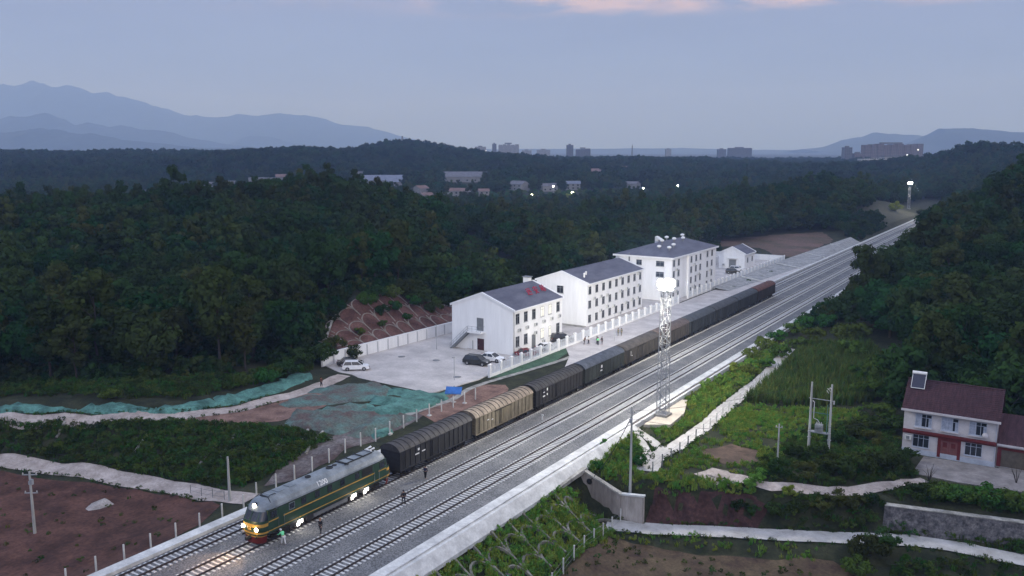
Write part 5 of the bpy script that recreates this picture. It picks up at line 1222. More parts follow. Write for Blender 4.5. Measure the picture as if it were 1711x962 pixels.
# prototypes used only by the scattered woods and grasses (kept out of the scene's own collection)
def proto_col(name, meshes):
    c = bpy.data.collections.new(name)
    for i, me in enumerate(meshes): c.objects.link(bpy.data.objects.new('%s_%d' % (name, i), me))
    return c
def scatter(name, P, scl, rot, idx, col, label, nmat=None):
    """many small plants as one object"""
    me = bpy.data.meshes.new(name); P = np.asarray(P, dtype=np.float32); me.vertices.add(len(P)); me.vertices.foreach_set('co', P.ravel())
    for nm, ty, d in (('scl','FLOAT',scl),('rot','FLOAT',rot),('idx','INT',idx)):
        a = me.attributes.new(nm, ty, 'POINT'); a.data.foreach_set('value', np.asarray(d, dtype=np.float32 if ty == 'FLOAT' else np.int32))
    o = bpy.data.objects.new(name, me); COL.objects.link(o)
    ng = bpy.data.node_groups.new(name+'_scatter', 'GeometryNodeTree')
    ng.interface.new_socket('Geometry', in_out='INPUT', socket_type='NodeSocketGeometry'); ng.interface.new_socket('Geometry', in_out='OUTPUT', socket_type='NodeSocketGeometry')
    gi = ng.nodes.new('NodeGroupInput'); go = ng.nodes.new('NodeGroupOutput'); ip = ng.nodes.new('GeometryNodeInstanceOnPoints'); ci = ng.nodes.new('GeometryNodeCollectionInfo')
    ci.inputs['Collection'].default_value = col; ci.inputs['Separate Children'].default_value = True; ci.inputs['Reset Children'].default_value = True
    def attr(nm, ty):
        n = ng.nodes.new('GeometryNodeInputNamedAttribute'); n.data_type = ty; n.inputs['Name'].default_value = nm; return n.outputs['Attribute']
    cx = ng.nodes.new('ShaderNodeCombineXYZ'); ng.links.new(attr('rot','FLOAT'), cx.inputs[2])
    ng.links.new(gi.outputs[0], ip.inputs['Points']); ng.links.new(ci.outputs[0], ip.inputs['Instance']); ip.inputs['Pick Instance'].default_value = True
    ng.links.new(attr('idx','INT'), ip.inputs['Instance Index']); ng.links.new(cx.outputs[0], ip.inputs['Rotation']); ng.links.new(attr('scl','FLOAT'), ip.inputs['Scale'])
    ng.links.new(ip.outputs[0], go.inputs[0]); md = o.modifiers.new('scatter', 'NODES'); md.node_group = ng
    return tag(o, label, kind='stuff')

def inpoly(x, y, poly):
    x = np.asarray(x); y = np.asarray(y); c = np.zeros(x.shape, bool); n = len(poly)
    for i in range(n):
        x0, y0 = poly[i][:2]; x1, y1 = poly[(i+1) % n][:2]
        if y0 == y1: continue
        c ^= ((y0 > y) != (y1 > y)) & (x < (x1-x0)*(y-y0)/(y1-y0)+x0)
    return c
# ---- where woods grow
LEFT_EDGE = [GT(-400,650)[:2],GT(-100,652)[:2],GT(0,650)[:2],GT(120,640)[:2],GT(240,642)[:2],GT(340,634)[:2],GT(430,622)[:2],GT(500,605)[:2],(-120.5,114.5),(-128,120),(-131,130),(-132,140),(-132,152),(-131,162),(-126,172),(-118.5,178),(-117,250),(-118,300),(-121,345),(-108,400),(-91,432)]
FLD = [(-91,432),(-92,455),(-93,500),(-97,545),(-105,580),(-104,640),(-95,760),(-400,1500),(-3000,3000),(-4000,1500),(-1500,150)]
LEFT_WOOD = LEFT_EDGE+FLD
RIGHT_WOOD = [(-41,207),(-30,196),(-24.5,190),(-23.2,168),(-21.5,148),(-17,141.5),(2,141.5),(14,140),(30,150),(90,140),(400,300),(900,900),(500,1400),(-95,760),(-56,640),(-43,560),(-41,450),(-41,330),(-41.5,250)]
FAR_AT = [(264,324,22),(333,318,14),(357,316,16),(391,312,16),(430,308,13),(452,306,9),(473,305,11),(596,303,12),(638,310,34),(662,312,18),(775,304,34),(703,328,13),(712,333,10),(738,329,14),(769,329,19),(808,330,10),(867,318,18),(916,320,16),(957,318,14),(993,293,16),(1039,288,11),(1055,315,14),(719,338,7),(809,335,18),(889,333,16),(957,330,16),(1075,322,8),(1133,318,8),(925,318,8)]
OPEN = []
for a_, b_, c_ in FAR_AT: g_ = GT(a_, b_); OPEN.append((a_, depth_of(g_[0], g_[1]), c_))
CLEAR = [ [GT(725,482)[:2],GT(742,440)[:2],GT(738,396)[:2],GT(800,390)[:2],GT(814,420)[:2],GT(850,438)[:2],GT(905,448)[:2],GT(880,482)[:2],GT(800,495)[:2]],
          [GT(735,348)[:2],GT(1000,340)[:2],GT(1090,330)[:2],GT(1090,318)[:2],GT(735,326)[:2]] ]
def pts_band(sp, d0, d1, s0, s1, seed):
    r = np.random.default_rng(seed); s = np.arange(s0, s1, sp); d = np.arange(d0, d1, sp*.9); A, B = np.meshgrid(s, d)
    A = A+r.uniform(-.42,.42,A.shape)*sp; B = B+r.uniform(-.42,.42,B.shape)*sp; A = A.ravel(); B = B.ravel(); ok = np.abs(A) < B*.66+25; A = A[ok]; B = B[ok]
    return A*math.cos(AZ)-B*math.sin(AZ), A*math.sin(AZ)+B*math.cos(AZ)
def open_ok(x, y):
    ok = np.ones(x.shape, bool); sd = side_of(x, y); dd = depth_of(x, y)
    for (px, D, wpx) in OPEN:
        ok &= ~((np.abs(sd/np.maximum(dd,1)*F*math.cos(TH)-(px-CX)) < wpx) & (dd > D-110) & (dd < D+14))
    return ok
def wood_ok(x, y):
    ok = (inpoly(x, y, LEFT_WOOD) | inpoly(x, y, RIGHT_WOOD) | ((depth_of(x, y) > 560) & ~((np.abs(x+68) < 26) & (y < 740)))) & open_ok(x, y)
    for c in CLEAR: ok &= ~inpoly(x, y, c)
    return ok
crowns_near = [TREE[k][0] for k in ('round','tall','wide','pale')]
FARV = []
for sd, rad, h in ((21,4.6,9.),(22,5.4,10.5),(23,4.,11.5),(24,6.2,9.5)):
    V, Q = leaf_cloud(sd, 15, 34, rad, .8, h, .85, .36, .2); FARV.append(mesh_np('far_crown_%d' % sd, V, Q, LM['far']))
MIDV = []
for sd, rad, h in ((31,3.7,9.),(32,3.1,11.5),(33,4.3,8.6)):
    V, Q = leaf_cloud(sd, 22, 55, rad, 1.2, h, .46, .34, .2); MIDV.append(mesh_np('mid_crown_%d' % sd, V, Q, LM['deep' if sd != 32 else 'olive']))
# near band: the nearest trees are single things, the wood behind them one mass
x, y = pts_band(5.9, 95, 430, -330, 330, 41); ok = wood_ok(x, y); x = x[ok]; y = y[ok]; D = depth_of(x, y); z = hgv(x, y)
sidev = side_of(x, y)
def edge_rank(x, y): return depth_of(x, y)
left = np.where((sidev < 0) & (np.abs(sidev) < D*.60+4))[0]; right = np.where((sidev >= 0) & (np.abs(sidev) < D*.60+4))[0]
left = left[np.argsort(D[left])][:165]; right = right[np.argsort(D[right])][:120]
single = set(left.tolist()+right.tolist())
for i in single:
    s_ = 'left' if sidev[i] < 0 else 'right'; k = random.choice(('round','tall','wide','pale') if s_ == 'left' else ('round','wide','wide','pale','tall'))
    lab = ('dark broadleaf tree in the wood behind the white wall and the green net' if k != 'tall' else 'tall slender tree rising from the wood behind the white wall and the green net') if s_ == 'left' else ('dark broadleaf tree on the wooded hill between the line and the farm house' if k != 'tall' else 'tall slender tree on the wooded hill between the line and the farm house')
    tree(k, x[i], y[i], random.uniform(.85, 1.35), lab, 'trees of the near woods', random.uniform(.9,1.15))
rest = np.array([i for i in range(len(x)) if i not in single]); r_ = np.random.default_rng(5)
PP = [np.stack([x[rest], y[rest], z[rest]-.1], 1)]; SS = [r_.uniform(.85,1.4,len(rest))]; II = [r_.integers(0,3,len(rest))]
x2, y2 = pts_band(7.0, 430, 950, -700, 700, 43); ok = wood_ok(x2, y2); x2 = x2[ok]; y2 = y2[ok]
PP.append(np.stack([x2,y2,hgv(x2,y2)-.2],1)); SS.append(r_.uniform(.9,1.3,len(x2))); II.append(r_.integers(0,3,len(x2)))
P_ = np.concatenate(PP); S_ = np.concatenate(SS); I_ = np.concatenate(II)
S_ = S_*(1+.32*np.clip(wob(P_[:,0], P_[:,1], 42.), -1.2, 1.2))*np.where(r_.uniform(size=len(P_)) < .06, 1.25, 1.)
scatter('forest', P_, S_, r_.uniform(0,6.28,len(P_)), I_, proto_col('mid_crowns', MIDV), 'dense dark woodland covering the hills behind the station')
x3, y3 = pts_band(11., 950, 2300, -1650, 1650, 47); r3 = np.random.default_rng(8)
keep = (wob(x3, y3, 180.) > -.55) & open_ok(x3, y3); x3 = x3[keep]; y3 = y3[keep]
scatter('far_forest', np.stack([x3,y3,hgv(x3,y3)-.3],1), r3.uniform(.9,1.7,len(x3))*(1+.3*np.clip(wob(x3, y3, 120.), -1, 1)), r3.uniform(0,6.28,len(x3)), r3.integers(0,4,len(x3)), proto_col('far_crowns', FARV), 'bluish far woodland on the low ridges')

# ---- single bushes and small trees in the open ground on the near side
def bushes(lst, group, label, f=1.):
    for (px, py, k, s) in lst:
        g = GT(px, py); tree(k, g[0], g[1], s*f, label, group, random.uniform(.8,1.1))
bushes([(1300,795,'bushdark',1.25),(1345,800,'bushdark',1.4),(1385,790,'bushdark',1.35),(1420,800,'bushdark',1.5),(1455,795,'bushdark',1.7),(1490,795,'bushdark',1.6),(1515,775,'bushdark',1.3),(1400,745,'bushdark',1.4),(1430,735,'bushdark',1.5),(1455,745,'bushdark',1.3),(1330,770,'bushdark',1.2),(1370,765,'bushdark',1.2)], 'bushes round the transformer poles', 'dark leafy bush between the transformer poles and the house yard', 0.68)
bushes([(1400,850,'bushdark',1.4),(1430,855,'bushdark',1.5),(1455,850,'bushdark',1.3),(1370,862,'bushdark',1.2),(1330,866,'bushdark',1.3),(1290,860,'bushdark',1.1),(1235,858,'bushdark',1.),(1310,870,'bushdark',.9),(1440,878,'bushdark',.9),(1260,868,'bushdark',.9)], 'bushes on the dark bank', 'dark bush on the bank above the lower lane', 0.55)
bushes([(1450,945,'bushdark',1.5),(1475,920,'bushdark',1.2),(1430,960,'bush',1.3)], 'bushes at the brown field corner', 'leafy bush at the corner of the brown field below the lane', 0.8)
bushes([(1318,828,'bushbright',1.2),(1255,815,'bushbright',1.5),(1270,800,'bushbright',1.3)], 'fresh green shrubs by the dirt path', 'fresh green shrub beside the dirt path', 0.7)
bushes([(1600,840,'bush',1.1),(1625,842,'bush',1.2),(1650,845,'bush',1.2),(1675,850,'bush',1.2),(1580,836,'bush',1.),(1700,855,'bush',1.),(1560,835,'bush',.9),(1530,838,'bushdark',.9)], 'plants before the house yard', 'tall green plant in the bed before the house yard')
bushes([(1060,760,'bush',1.3),(1070,780,'bush',1.1),(1010,745,'bushbright',1.1),(1000,785,'bush',1.)], 'bushes above the wing wall', 'green bush on the knoll above the wing wall', 0.6)
bushes([(1255,600,'bush',1.3),(1275,585,'bush',1.4),(1300,572,'bush',1.5),(1325,560,'bush',1.6),(1345,552,'bush',1.7),(1305,600,'bush',1.4),(1335,585,'bush',1.6),(1360,570,'bush',1.8),(1250,625,'bush',1.1),(1280,615,'bush',1.2),(1380,548,'bush',1.9),(1225,620,'bushbright',1.3),(1205,640,'bushbright',1.2),(1180,650,'bushbright',1.2),(1190,665,'bushbright',1.1),(1165,675,'bushbright',1.1),(1215,655,'bushbright',1.)], 'shrubs between the kerb and the field path', 'green shrub in the strip between the kerb and the field path', 0.85)
bushes([(1420,600,'bush',1.8),(1440,640,'bush',1.7),(1455,670,'bush',1.6),(1470,700,'bush',1.4),(1410,570,'bush',1.9),(1430,570,'bush',2.0),(1465,640,'bush',1.8),(1480,670,'bush',1.5),(1450,720,'bush',1.2),(1490,720,'bush',1.2)], 'shrubs along the corn field', 'light olive shrub at the edge of the corn field below the wood')
bushes([(612,512,'bush',1.3),(630,505,'bushdark',1.5),(655,500,'bush',1.4),(675,496,'bushdark',1.6),(745,512,'bushdark',1.6),(720,515,'bush',1.5),(690,512,'bush',1.2),(600,560,'bush',.8),(640,548,'bush',.7),(680,535,'bush',.7),(700,510,'bushdark',1.6),(715,498,'bushdark',1.7),(690,497,'bushdark',1.5),(735,505,'bush',1.5),(660,520,'bush',1.),(640,530,'bushdark',.9),(725,525,'bushdark',1.2),(590,600,'bushdark',1.),(540,605,'bushdark',1.4),(520,612,'bushdark',1.4),(500,618,'bushdark',1.3),(560,590,'bushdark',1.2)], 'bushes of the cut slope', 'dark bush on the red cut slope behind the white wall')
bushes([(445,640,'bush',1.2),(458,636,'bush',1.1),(405,645,'bush',1.),(185,668,'bush',.9),(480,632,'bushdark',1.2)], 'bushes by the green net', 'pale green bush just above the green dust net')
bushes([(800,478,'bushdark',1.9),(830,470,'bushdark',2.0),(780,488,'bushdark',1.8),(850,462,'bushdark',1.9),(870,452,'bushdark',1.8),(880,440,'bushdark',2.),(810,460,'bushdark',2.)], 'bushes behind the two storey building', 'dark bush in the hollow behind the two storey building')
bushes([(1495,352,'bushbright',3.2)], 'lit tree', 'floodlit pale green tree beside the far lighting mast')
bushes([(1540,362,'bushdark',2.),(1420,395,'bushdark',2.2),(1440,385,'bushdark',2.4),(1460,375,'bushdark',2.2),(1400,385,'bush',2.),(1410,372,'bushdark',2.2)], 'bushes of the far cutting', 'dark bush on the far cutting beyond the station')
for x_, y_, s_ in ((-49.6,90.6,.75),(-49.8,84.6,.6),(-49.3,91.6,.6)): tree('bushbright', x_, y_, s_, 'small bright shrub right at the foot of the white kerb', 'shrubs at the foot of the kerb')
# two bare stems by the yard, bare shrub in front of the house
for (px, py, lab) in ((1552,805,'leafless dark shrub at the edge of the house yard'),(1698,808,'small bare shrub in the corner of the house yard')):
    g = GT(px, py); t = thing('bare_shrub', lab, 'shrub', g); sb_ = MB(); rr = random.Random(px)
    for k in range(9):
        a = rr.uniform(0,6.28); L = rr.uniform(.4,1.); sb_.tube([(0,0,-.1),(L*.4*math.cos(a),L*.4*math.sin(a),rr.uniform(.7,1.2)),(L*math.cos(a),L*math.sin(a),rr.uniform(1.4,2.4))], .04, 4, .012)
    sb_.build('stems', m_bark, t)

# ---- grasses, weeds and corn
def blades(seed, n, h, w, spread, lean, m):
    r = np.random.default_rng(seed); V = []
    for i in range(n):
        a = r.uniform(0,6.28); b = r.uniform(0,6.28); p = np.array([math.cos(b),math.sin(b),0])*spread*math.sqrt(r.uniform()); d = np.array([math.cos(a),math.sin(a),0]); sd = np.array([-math.sin(a),math.cos(a),0])
        hh = h*r.uniform(.55,1.15); ww = w*r.uniform(.7,1.3); l1 = lean*r.uniform(.2,1.)*hh
        p1 = p+d*l1*.35+np.array([0,0,hh*.6]); p2 = p+d*l1+np.array([0,0,hh*.95])
        V += [p-sd*ww, p+sd*ww, p1+sd*ww*.8, p1-sd*ww*.8, p1-sd*ww*.8, p1+sd*ww*.8, p2+sd*ww*.15, p2-sd*ww*.15]
    V = np.array(V); return mesh_np('blades_%d' % seed, V, np.arange(len(V)).reshape(-1,4), m)
GRB = proto_col('bright_grass', [blades(51,16,.75,.045,.38,.5,LM['bright']),blades(52,14,.55,.05,.42,.7,LM['bright']),mesh_np('tuft_bright', *leaf_cloud(157, 9, 26, .5, 0., .8, .065), LM['bright'])])
def tuft(seed, m): return mesh_np('tuft_%d' % seed, *leaf_cloud(seed, 9, 26, .6, 0., .95, .075), m)
GRD = proto_col('dark_grass', [blades(54,16,.7,.05,.5,.5,LM['fresh']),tuft(155,LM['olive']),tuft(156,LM['fresh'])])
LM['corn'] = leaf_mat('corn_leaf', (.022,.042,.010), (.10,.14,.038), .5)
CRN = proto_col('corn_plants', [blades(57,13,2.1,.05,.16,.5,LM['corn']),blades(58,13,1.7,.05,.18,.6,LM['corn']),blades(59,12,2.3,.05,.15,.45,LM['corn'])])
def fill(poly, dens, seed):
    r = np.random.default_rng(seed); xs = [p[0] for p in poly]; ys = [p[1] for p in poly]; a = (max(xs)-min(xs))*(max(ys)-min(ys)); n = int(a*dens)
    x = r.uniform(min(xs),max(xs),n); y = r.uniform(min(ys),max(ys),n); ok = inpoly(x,y,poly); return x[ok], y[ok], r
def near_line(x, y, pts, w):
    d = np.full(x.shape, 1e9); L = smooth_line(pts, 1.0)
    for p in L: d = np.minimum(d, (x-p.x)**2+(y-p.y)**2)
    return d < w*w
PATHS = [([(-43.3,101.2),(-44.6,107.0),(-43.9,113.),(-43.8,126),(-44.5,145),(-44.9,160),(-46.5,180)],1.35),([(-51.2,112.5),(-48.3,109.5),(-46.0,106.5),(-45.4,103.5),(-44.4,100.8)],.8),([(-51.4,113.5),(-47.5,111.2),(-44.8,108.8)],1.),
         ([(-37.0,105.9),(-33,105.6),(-30,105.7),(-26.2,107.5),(-21.3,110.8),(-16.6,115.3),(-12.8,119.8)],1.1),(LANE_A,1.35)]
def grass(name, polys, col, label, seed, smin=.7, smax=1.3, avoid=(), patch=0.):
    X = []; Y = []
    for k, (poly, dens) in enumerate(polys):
        x, y, r = fill(poly, dens, seed+k); ok = np.ones(x.shape, bool)
        for pl, w in (PATHS if name != 'lane_fringe' else []): ok &= ~near_line(x, y, pl, w)
        for pv in avoid: ok &= ~inpoly(x, y, pv)
        if patch: ok &= (wob(x, y, 5.) > -patch)
        X.append(x[ok]); Y.append(y[ok])
    x = np.concatenate(X); y = np.concatenate(Y); r = np.random.default_rng(seed); n = len(x)
    return scatter(name, np.stack([x,y,hgv(x,y)-.03],1), r.uniform(smin,smax,n), r.uniform(0,6.28,n), r.integers(0,3,n), col, label)
KNOLL = [(-50.3,96.6),(-43.2,97.2),(-44.2,104),(-45.6,108),(-48.8,110.4),(-50.4,111.8)]
BARE1 = [(-41,112),(-38,118),(-34,117),(-32,112),(-36,109)]; ROCK = [(-38.2,104),(-37.2,107.5),(-34.8,107.2),(-32.5,104.4),(-35,103.3)]; PAD = [(-50.6,115.5),(-47.2,117.5),(-47.6,124),(-49.8,131),(-50.7,131)]
grass('slope_grass', [([(-50.0,40),(-43.6,40),(-43.4,92),(-46,94.5),(-50,94.),(-50.1,90)],6.5),([(-43.4,97.0),(-41.2,97.8),(-36,101.4),(-30,104),(-31,105.5),(-38,103.6),(-42.8,101)],4.),(KNOLL,5.),([(-50.3,116),(-45.2,112),(-45.,145),(-46,182),(-50.6,182)],3.2)], GRB, 'bright green grass on the slope and strip beside the kerb', 61, .6, 1.3, [PAD], .8)
grass('garden_weeds', [([(-42.8,98.4),(-38,101.2),(-32,104),(-30,112),(-31,122),(-36,134),(-42.6,134)],3.2),([(-43.5,93.2),(-20,101.6),(-20.4,99.),(-43.5,90)],1.2)], GRB, 'green weeds of the plot beside the field path', 67, .5, 1.1, [BARE1, ROCK], .2)
grass('plot_grass', [([(-42.5,126),(-30,124),(-25,132),(-25.5,146),(-36,140.5),(-42.5,137.5)],4.)], GRB, 'yellowish grass between the corn and the transformer poles', 103, .5, 1.0)
grass('dark_weeds', [([(-32,106),(-24,107.5),(-13.5,120),(-17.5,131),(-20,140),(-24,140),(-30,134),(-32,118)],3.0),([(-17,113),(6,117.8),(6,121),(-12,119)],4.),([(-28,103),(-17,108.6),(-16.4,111),(-28,105.8)],3.),([(-15,110.6),(10,115),(10,113.9),(-15,109.2)],2.5),([(-14,98),(-13,106),(5,110),(20,112),(20,60),(-14,60)],1.5)], GRD, 'dark weeds between the paths and round the house', 71, .6, 1.2)
grass('corn', [([(-44.2,150),(-42.5,138),(-36,141),(-27,147),(-23.6,152),(-25,176),(-33,192),(-43.6,186)],2.8)], CRN, 'standing corn in the field beside the wood', 77, .8, 1.1)
bank = [GT(-40,706)[:2],GT(100,708)[:2],GT(200,708)[:2],GT(300,706)[:2],GT(400,712)[:2],GT(500,722)[:2],GT(560,735)[:2],GT(500,765)[:2],GT(440,800)[:2],GT(400,815)[:2],GT(300,803)[:2],GT(200,787)[:2],GT(100,772)[:2],GT(-40,750)[:2]]
grass('bank_weeds', [(bank,4.2)], GRD, 'dense dark weeds on the bank between the two lanes', 83, .6, 1.3)
grass('verge_weeds', [([GT(-40,645)[:2],GT(200,634)[:2],GT(400,630)[:2],GT(520,606)[:2],GT(520,622)[:2],GT(430,642)[:2],GT(320,666)[:2],GT(200,668)[:2],GT(-40,678)[:2]],2.2),([(-118,180),(-114,180),(-114,330),(-118,330)],.6),([(-84.8,240),(-80,240),(-80.5,320),(-84.5,318)],.05)], GRD, 'rough grass above the green dust net', 89, .7, 1.4)
grass('hollow_grass', [([GT(745,396)[:2],GT(800,392)[:2],GT(812,420)[:2],GT(845,440)[:2],GT(900,455)[:2],GT(860,480)[:2],GT(800,490)[:2],GT(770,445)[:2]],.6)], GRD, 'rough grass in the hollows behind the station', 93, 1.2, 2.2)
grass('field_weeds', [([(-150,35),(-150,56),(-105,62),(-92,64),(-82,60),(-80,40)],.10),([(-43.4,60),(-43.4,90),(-20,98),(-16,96),(-16,60)],.35)], GRD, 'sparse weeds on the bare fields', 97, .35, .7)
# small roadside trees with the lit orchard in the valley
x, y, r = fill([GT(735,348)[:2],GT(1000,340)[:2],GT(1090,330)[:2],GT(1090,320)[:2],GT(735,328)[:2]], .010, 99)
ORC = proto_col('orchard_crowns', [mesh_np('orchard_crown', *leaf_cloud(91, 12, 40, 2.0, .2, 4.2, .5), LM['fresh'])])
scatter('orchard', np.stack([x,y,hgv(x,y)],1), r.uniform(.8,1.2,len(x)), r.uniform(0,6.28,len(x)), np.zeros(len(x)), ORC, 'paler rows of young trees in the valley')

# ---- low undergrowth hiding the feet of the trees
UG = proto_col('undergrowth_clumps', [mesh_np('undergrowth_%d' % k, *leaf_cloud(120+k, 14, 42, 1.5, -.2, 2.6, .26), LM['deep' if k else 'olive']) for k in range(3)])
X = []; Y = []
for poly, dn in ((LEFT_EDGE[:8]+[(-124,112),(-150,130),(-190,110)], .22), ([(-116.6,114.5),(-121,117.2),(-127.2,128),(-129.6,140),(-129.4,151),(-128.2,163),(-122,172.5),(-117,170),(-117,180),(-133,182),(-137,150),(-136,128),(-126,112)], .45), ([(-24.5,190),(-23.2,168),(-21.5,148),(-17,141.5),(2,141.5),(4,146),(-14,150),(-17,190)],.4), ([(-50.2,200),(-44,205),(-44.5,330),(-49.5,330)],.25), ([(-119,180),(-114.5,180),(-114.5,330),(-121,345),(-124,345),(-119,300)],.25), ([(-93,440),(-78,400),(-77,470),(-90,520)],.12)):
    x, y, r = fill(poly, dn, 131+len(X)); ok = ~inpoly(x, y, [(-116.6,115.5),(-116.0,168),(-122,172),(-128,163),(-129.3,150),(-129.2,140),(-127,128),(-121,117)]) & ~inpoly(x, y, [(-18,129),(-18,140),(8,140),(8,129)]); X.append(x[ok]); Y.append(y[ok])
x = np.concatenate(X); y = np.concatenate(Y); r = np.random.default_rng(3); n = len(x)
scatter('undergrowth', np.stack([x,y,hgv(x,y)-.1],1), r.uniform(.6,1.3,n), r.uniform(0,6.28,n), r.integers(0,3,n), UG, 'dark undergrowth along the feet of the woods')

# ---- weeds fringing the lanes
def fringe(lines, n_per, seed):
    r = np.random.default_rng(seed); X = []; Y = []
    for pts, hw in lines:
        L = smooth_line(pts, .5)
        for i in range(1, len(L)-1):
            d = (L[i+1]-L[i-1]).normalized(); u = Vector((d.y, -d.x, 0))
            for s_ in (-1, 1):
                if r.uniform() < n_per: q = L[i]+u*s_*(hw+abs(r.normal())*.28-.08); X.append(q.x); Y.append(q.y)
    return np.array(X), np.array(Y)
LA1 = [GT(-80,694)[:2], GT(0,696)[:2], GT(100,700)[:2], GT(190,701)[:2], GT(290,698)[:2], GT(380,687)[:2], GT(460,668)[:2]]
LA2 = [GT(-80,757)[:2], GT(0,772)[:2], GT(90,786)[:2], GT(180,798)[:2], GT(290,817)[:2], GT(360,829)[:2]]
x, y = fringe([(LA1,1.3),(LA2,1.5)]+[(p, w*.92 if p is not LANE_A else 1.6) for k_, (p, w) in enumerate(PATHS) if k_ != 3], .7, 151); r = np.random.default_rng(4); n = len(x)
scatter('lane_fringe', np.stack([x,y,hgv(x,y)],1), r.uniform(.3,.7,n), r.uniform(0,6.28,n), r.integers(0,3,n), GRD, 'weeds fringing the edges of the lanes and paths')
# ---------------------------------------------------------------- valley houses, street lamps
m_fw = mat('far_white_wall', (.24,.24,.25), .9, .1, .2); m_fr = mat('far_grey_roof', (.13,.13,.15), .85, .2, .3); m_fr2 = mat('far_blue_roof', (.16,.18,.24), .8, .15, .3); m_fr3 = mat('far_brown_roof', (.17,.11,.10), .85, .2, .3)
def far_house(px, py, D, w, d, h, label, rm, rz=0., flat=False, nwin=4, rows=2):
    p = GT(px, py+h*.5*F/D*.9); z = p[2]; k_ = depth_of(p[0], p[1])/D; h *= k_*.95; w *= k_*.95; d *= k_*.9
    t = thing('valley_house', label, 'house', (p[0], p[1], z), AZ+rz, 'houses in the valley')
    if flat:
        MB().box(-w/2,w/2,-d/2,d/2,-6,h).build('wall', m_fw, t); MB().box(-w/2-.3,w/2+.3,-d/2-.3,d/2+.3,h,h+.5).build('roof', rm, t)
    else:
        MB().prism([(-d/2,-6),(-d/2,h),(0,h+d*.24-.1),(d/2,h),(d/2,-6)], -w/2, w/2, 'x').build('wall', m_fw, t); k = d*.24/(d/2); o = .6
        MB().add([(-w/2-o,-d/2-o,h-k*o+.15),(w/2+o,-d/2-o,h-k*o+.15),(w/2+o,0,h+d*.24+.15),(-w/2-o,0,h+d*.24+.15),(w/2+o,d/2+o,h-k*o+.15),(-w/2-o,d/2+o,h-k*o+.15)],[(0,1,2,3),(3,2,4,5)]).build('roof', rm, t)
    for r_ in range(rows):
        for k in range(nwin):
            a = -w/2+w*(k+.5)/nwin; MB().box(a-.9,a+.9,-d/2-.06,-d/2-.01,1.0+r_*3.1,2.5+r_*3.1).build('window', m_glass, t)
    return t
far_house(264,322,640,22,8,3.5,'long low white shed with a flat pale roof at the edge of the wood',m_fr2,.1,True,4,1)
far_house(333,315,660,13,9,6.5,'white flat roofed house with dark openings, first of the pair on the ridge',m_fw,.1,True,3,2)
far_house(357,313,665,14,9,7,'white flat roofed house with dark openings, second of the pair on the ridge',m_fw,.1,True,4,2)
far_house(391,309,690,14,9,5.5,'low white house with an open flat roof right of the pair',m_fw,.05,True,4,1)
far_house(430,305,700,12,9,7,'white cube house above the dark wood, beside a smaller one',m_fw,0,True,3,2)
far_house(452,303,700,9,8,5,'small white house between the cube house and the tan gable',m_fw,0,True,2,1)
far_house(473,302,690,11,9,6,'tan gabled house at the crest of the dark wood',m_fr3,.3,False,3,2)
far_house(596,296,760,12,9,9,'narrow grey block peeping over the wood',m_fr,0,True,3,2)
far_house(638,306,850,46,22,6,'long hall with a blue grey roof behind the wood',m_fr2,.2,False,6,1)
far_house(662,308,840,20,14,5,'smaller hall with a pale roof beside the long hall',m_fr2,.3,False,3,1)
far_house(775,299,980,56,24,6,'long dark grey hall at the foot of the pointed hill',m_fr,.0,False,6,1)
far_house(703,323,690,11,10,8,'white gabled house with brown roof nearest the valley lamp',m_fr3,.9,False,2,2)
far_house(712,331,660,10,8,5,'low house with a brown roof in front of the white gabled one',m_fr3,.7,False,2,1)
far_house(738,326,720,13,8,3,'low white shed between the two white houses',m_fw,.1,True,3,1)
far_house(769,325,710,17,10,6,'white house with hipped brown roof behind the young trees',m_fr3,-.2,False,4,2)
far_house(808,325,730,9,8,6,'small pale house behind the yellow lit tree',m_fr3,.2,False,2,2)
far_house(867,313,780,18,12,6,'house with long pale roof sloping to the valley',m_fr,-.8,False,3,2)
far_house(916,315,790,16,10,5,'low house with a grey roof next to a valley lamp',m_fr,.4,False,3,1)
far_house(957,312,810,14,10,6,'dull violet roofed house right of the valley lamps',m_fr2,0,False,3,2)
far_house(993,290,1080,24,14,6,'pale house with brown roof high on the ridge side',m_fr3,.1,False,4,2)
far_house(1039,285,1120,14,11,7,'small pale house on the ridge side beside the larger one',m_fr3,.1,False,3,2)
far_house(1055,311,850,16,10,5,'house with pale slanting roof above the dark hill',m_fr,-.7,False,3,1)
m_slamp = glow_mat('street_lamp_glow', (1.,.95,.62), 60.); m_slampw = glow_mat('street_lamp_white', (1.,.97,.88), 60.)
VL = []
for (px, py, D, yel) in ((719,334,640,0),(809,331,700,1),(889,327,740,1),(957,323,760,1),(1075,315,800,0),(1133,311,830,0),(925,312,800,0),(1281,268,1500,0)):
    q_ = GT(px, py+8*F/D); p = GD(px, py, depth_of(q_[0], q_[1])); zb = hg(p[0], p[1]); t = thing('street_lamp', ('lit street lamp among yellow lit young trees in the valley' if yel else 'lit white street lamp in the valley beyond the dark wood'), 'street lamp', (p[0], p[1], zb), 0, 'street lamps of the valley')
    h = max(9., p[2]-zb); MB().tube([(0,0,0),(0,0,h)], .12, 6, .08).build('shaft', m_galv, t); hd_ = MB().cbox(0,-.5,h,.5,1.4,.18).build('lamp_head', m_galv, t)
    MB().sphere((0,-.6,h-.15), 1.0 if yel else .7, 10, 8, .6).build('lens', m_slamp if yel else m_slampw, hd_); VL.append((p[0],p[1]-.6,zb+h-.7,yel))
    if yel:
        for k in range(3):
            xx, yy = p[0]+random.uniform(-4,4), p[1]-random.uniform(3,6); tr_ = tree('bushbright', xx, yy, 4.4, 'young tree lit yellow green by a street lamp in the valley', 'lit trees by the street lamps')

